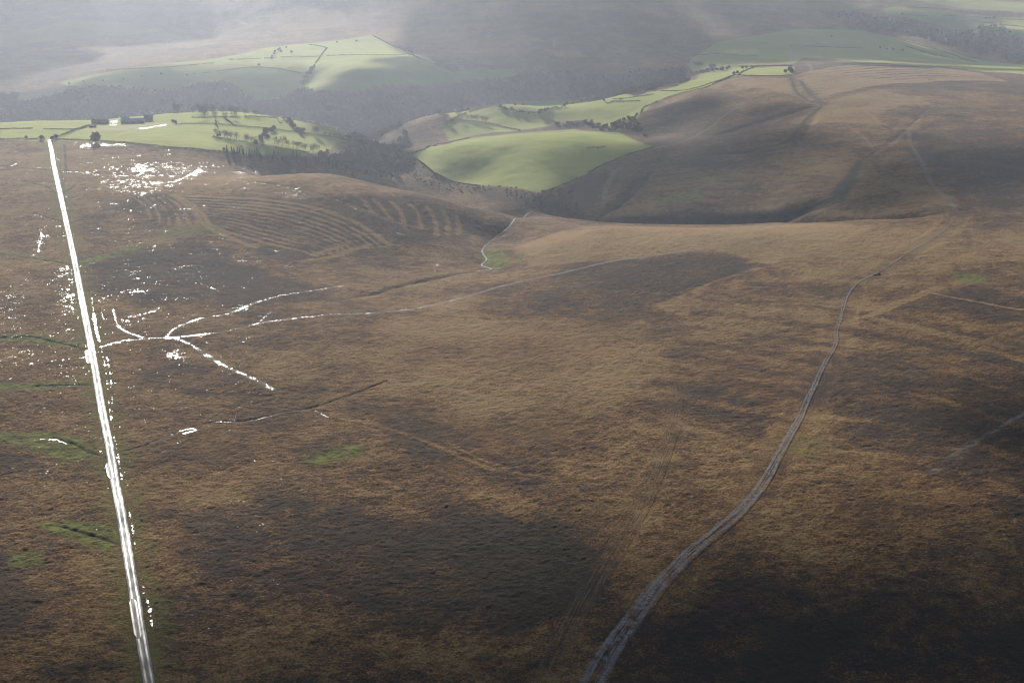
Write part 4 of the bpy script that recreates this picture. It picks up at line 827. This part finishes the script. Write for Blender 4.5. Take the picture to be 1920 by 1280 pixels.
# ------------------------------------------------------------------ clouds: broken low cloud overhead, between the sun and the ground
def cloud_mat():
    s = N('cloud'); lw = s.n('ShaderNodeLayerWeight'); lw.inputs[0].default_value = .5
    edge = s.step(lw.outputs['Facing'], .985, .80); n_ = s.step(s.noise(120., 4., .6), .22, .50)
    f = s.math('MULTIPLY', s.math('MULTIPLY', edge, n_), .84)
    tr = s.n('ShaderNodeBsdfTransparent'); df = s.n('ShaderNodeBsdfDiffuse'); df.inputs[0].default_value = (.85,.86,.88,1); tl = s.n('ShaderNodeBsdfTranslucent'); tl.inputs[0].default_value = (.5,.52,.55,1)
    a = s.n('ShaderNodeMixShader'); a.inputs[0].default_value = .4; s.l(df.outputs[0], a.inputs[1]); s.l(tl.outputs[0], a.inputs[2])
    b = s.n('ShaderNodeMixShader'); s.l(f, b.inputs[0]); s.l(tr.outputs[0], b.inputs[1]); s.l(a.outputs[0], b.inputs[2]); s.l(b.outputs[0], s.out.inputs[0]); return s.m
M_CLOUD = cloud_mat()
def cloud(u, v, across, along, h, label, land=None):
    """a flat-bottomed puff whose shadow falls round the given spot of the land"""
    x, y, z = [float(q[0]) for q in hit(np.array([u]), np.array([v]))] if land is None else (*land, 0.)
    t = (h-z)/SDIR[2]; cx, cy_ = x+SDIR[0]*t, y+SDIR[1]*t; th = min(along*.22, 45.); b = math.sqrt(max(30.**2, along**2-(th*3.49)**2))
    nu, nv = 56, 24; A = np.linspace(0, 2*math.pi, nu, endpoint=False)[None,:]; B = np.linspace(0, math.pi, nv+1)[:,None]
    dx = np.cos(A)*np.sin(B); dy = np.sin(A)*np.sin(B); dz = np.cos(B)*np.ones_like(A)
    lump = 1+.30*(fbm(dx*2+u, dy*2+v, .8, 3, 61)-.5)*2+.12*(fbm(dx*5+u, dy*5+dz*3, .8, 2, 62)-.5)*2
    ca, sa_ = math.cos(-SUN_AZ), math.sin(-SUN_AZ); X = dx*across*lump; Y = dy*b*lump; Z = dz*th*lump*np.where(dz > 0, 1., .5)
    V = np.stack([X*ca-Y*sa_, X*sa_+Y*ca, Z], -1).reshape(-1,3)
    Fc = [(j*nu+i, (j+1)*nu+i, (j+1)*nu+(i+1)%nu, j*nu+(i+1)%nu) for j in range(nv) for i in range(nu)]
    return tag(mesh('cloud', V, np.array(Fc), M_CLOUD, None, True, (cx, cy_, h)), label, None, None, 'stuff')
CLOUDS = [(1000,1310,330,150,1500),(1850,1310,230,160,1500),(1500,1130,110,50,1300),(2010,800,80,90,1300),(340,1420,150,120,1400),
 (150,192,430,105,700),(960,166,260,120,720),(-40,112,240,300,700),(1140,90,220,330,740),(1440,88,200,260,760),(1650,95,260,280,700),(1900,118,190,190,720),(1780,126,210,110,720),
 (1330,305,190,130,1500),(1230,225,130,120,1300),(1620,350,110,50,1300),(1830,310,170,170,1500),(1000,378,150,40,620),(700,300,80,80,640),(1140,300,90,100,900),(1420,215,90,60,1200),
 (100,15,430,400,760),(1020,15,360,420,800),(1430,0,200,250,800)]
for i, c in enumerate(CLOUDS): cloud(*c, 'unseen cloud puff added to shade the near haze')
rc = random.Random(3)                    # unseen cloud sheet added up-sun to shade the haze near the aircraft
for j, yy in enumerate((-1150, -700, -260, 150)):
    for i in range(6): cloud(100*i+j, 37*j+i, rc.uniform(260,330), rc.uniform(250,300), rc.uniform(1450,1550), 'unseen cloud puff added to shade the near haze', (-700+430*i+rc.uniform(-60,60)+200*(j % 2), yy+rc.uniform(-50,50)))

# ------------------------------------------------------------------ haze
s = N('haze'); pv = s.n('ShaderNodeVolumePrincipled'); pv.inputs['Color'].default_value = (.76,.84,1.,1); pv.inputs['Density'].default_value = HAZE_DENSITY; pv.inputs['Anisotropy'].default_value = HAZE_ANISO
s.l(pv.outputs[0], s.out.inputs['Volume'])
zb, zt = float(HH.min())-1.5, max(CAMH, float(HH.max()))+12.
V = [(x, y, z) for z in (zb, zt) for x, y in ((-5100,-1600),(5100,-1600),(5100,9900),(-5100,9900))]
tag(mesh('haze', V, [(3,2,1,0),(4,5,6,7),(0,1,5,4),(1,2,6,5),(2,3,7,6),(3,0,4,7)], s.m), 'thin bright winter haze filling the valley air', None, None, 'stuff')
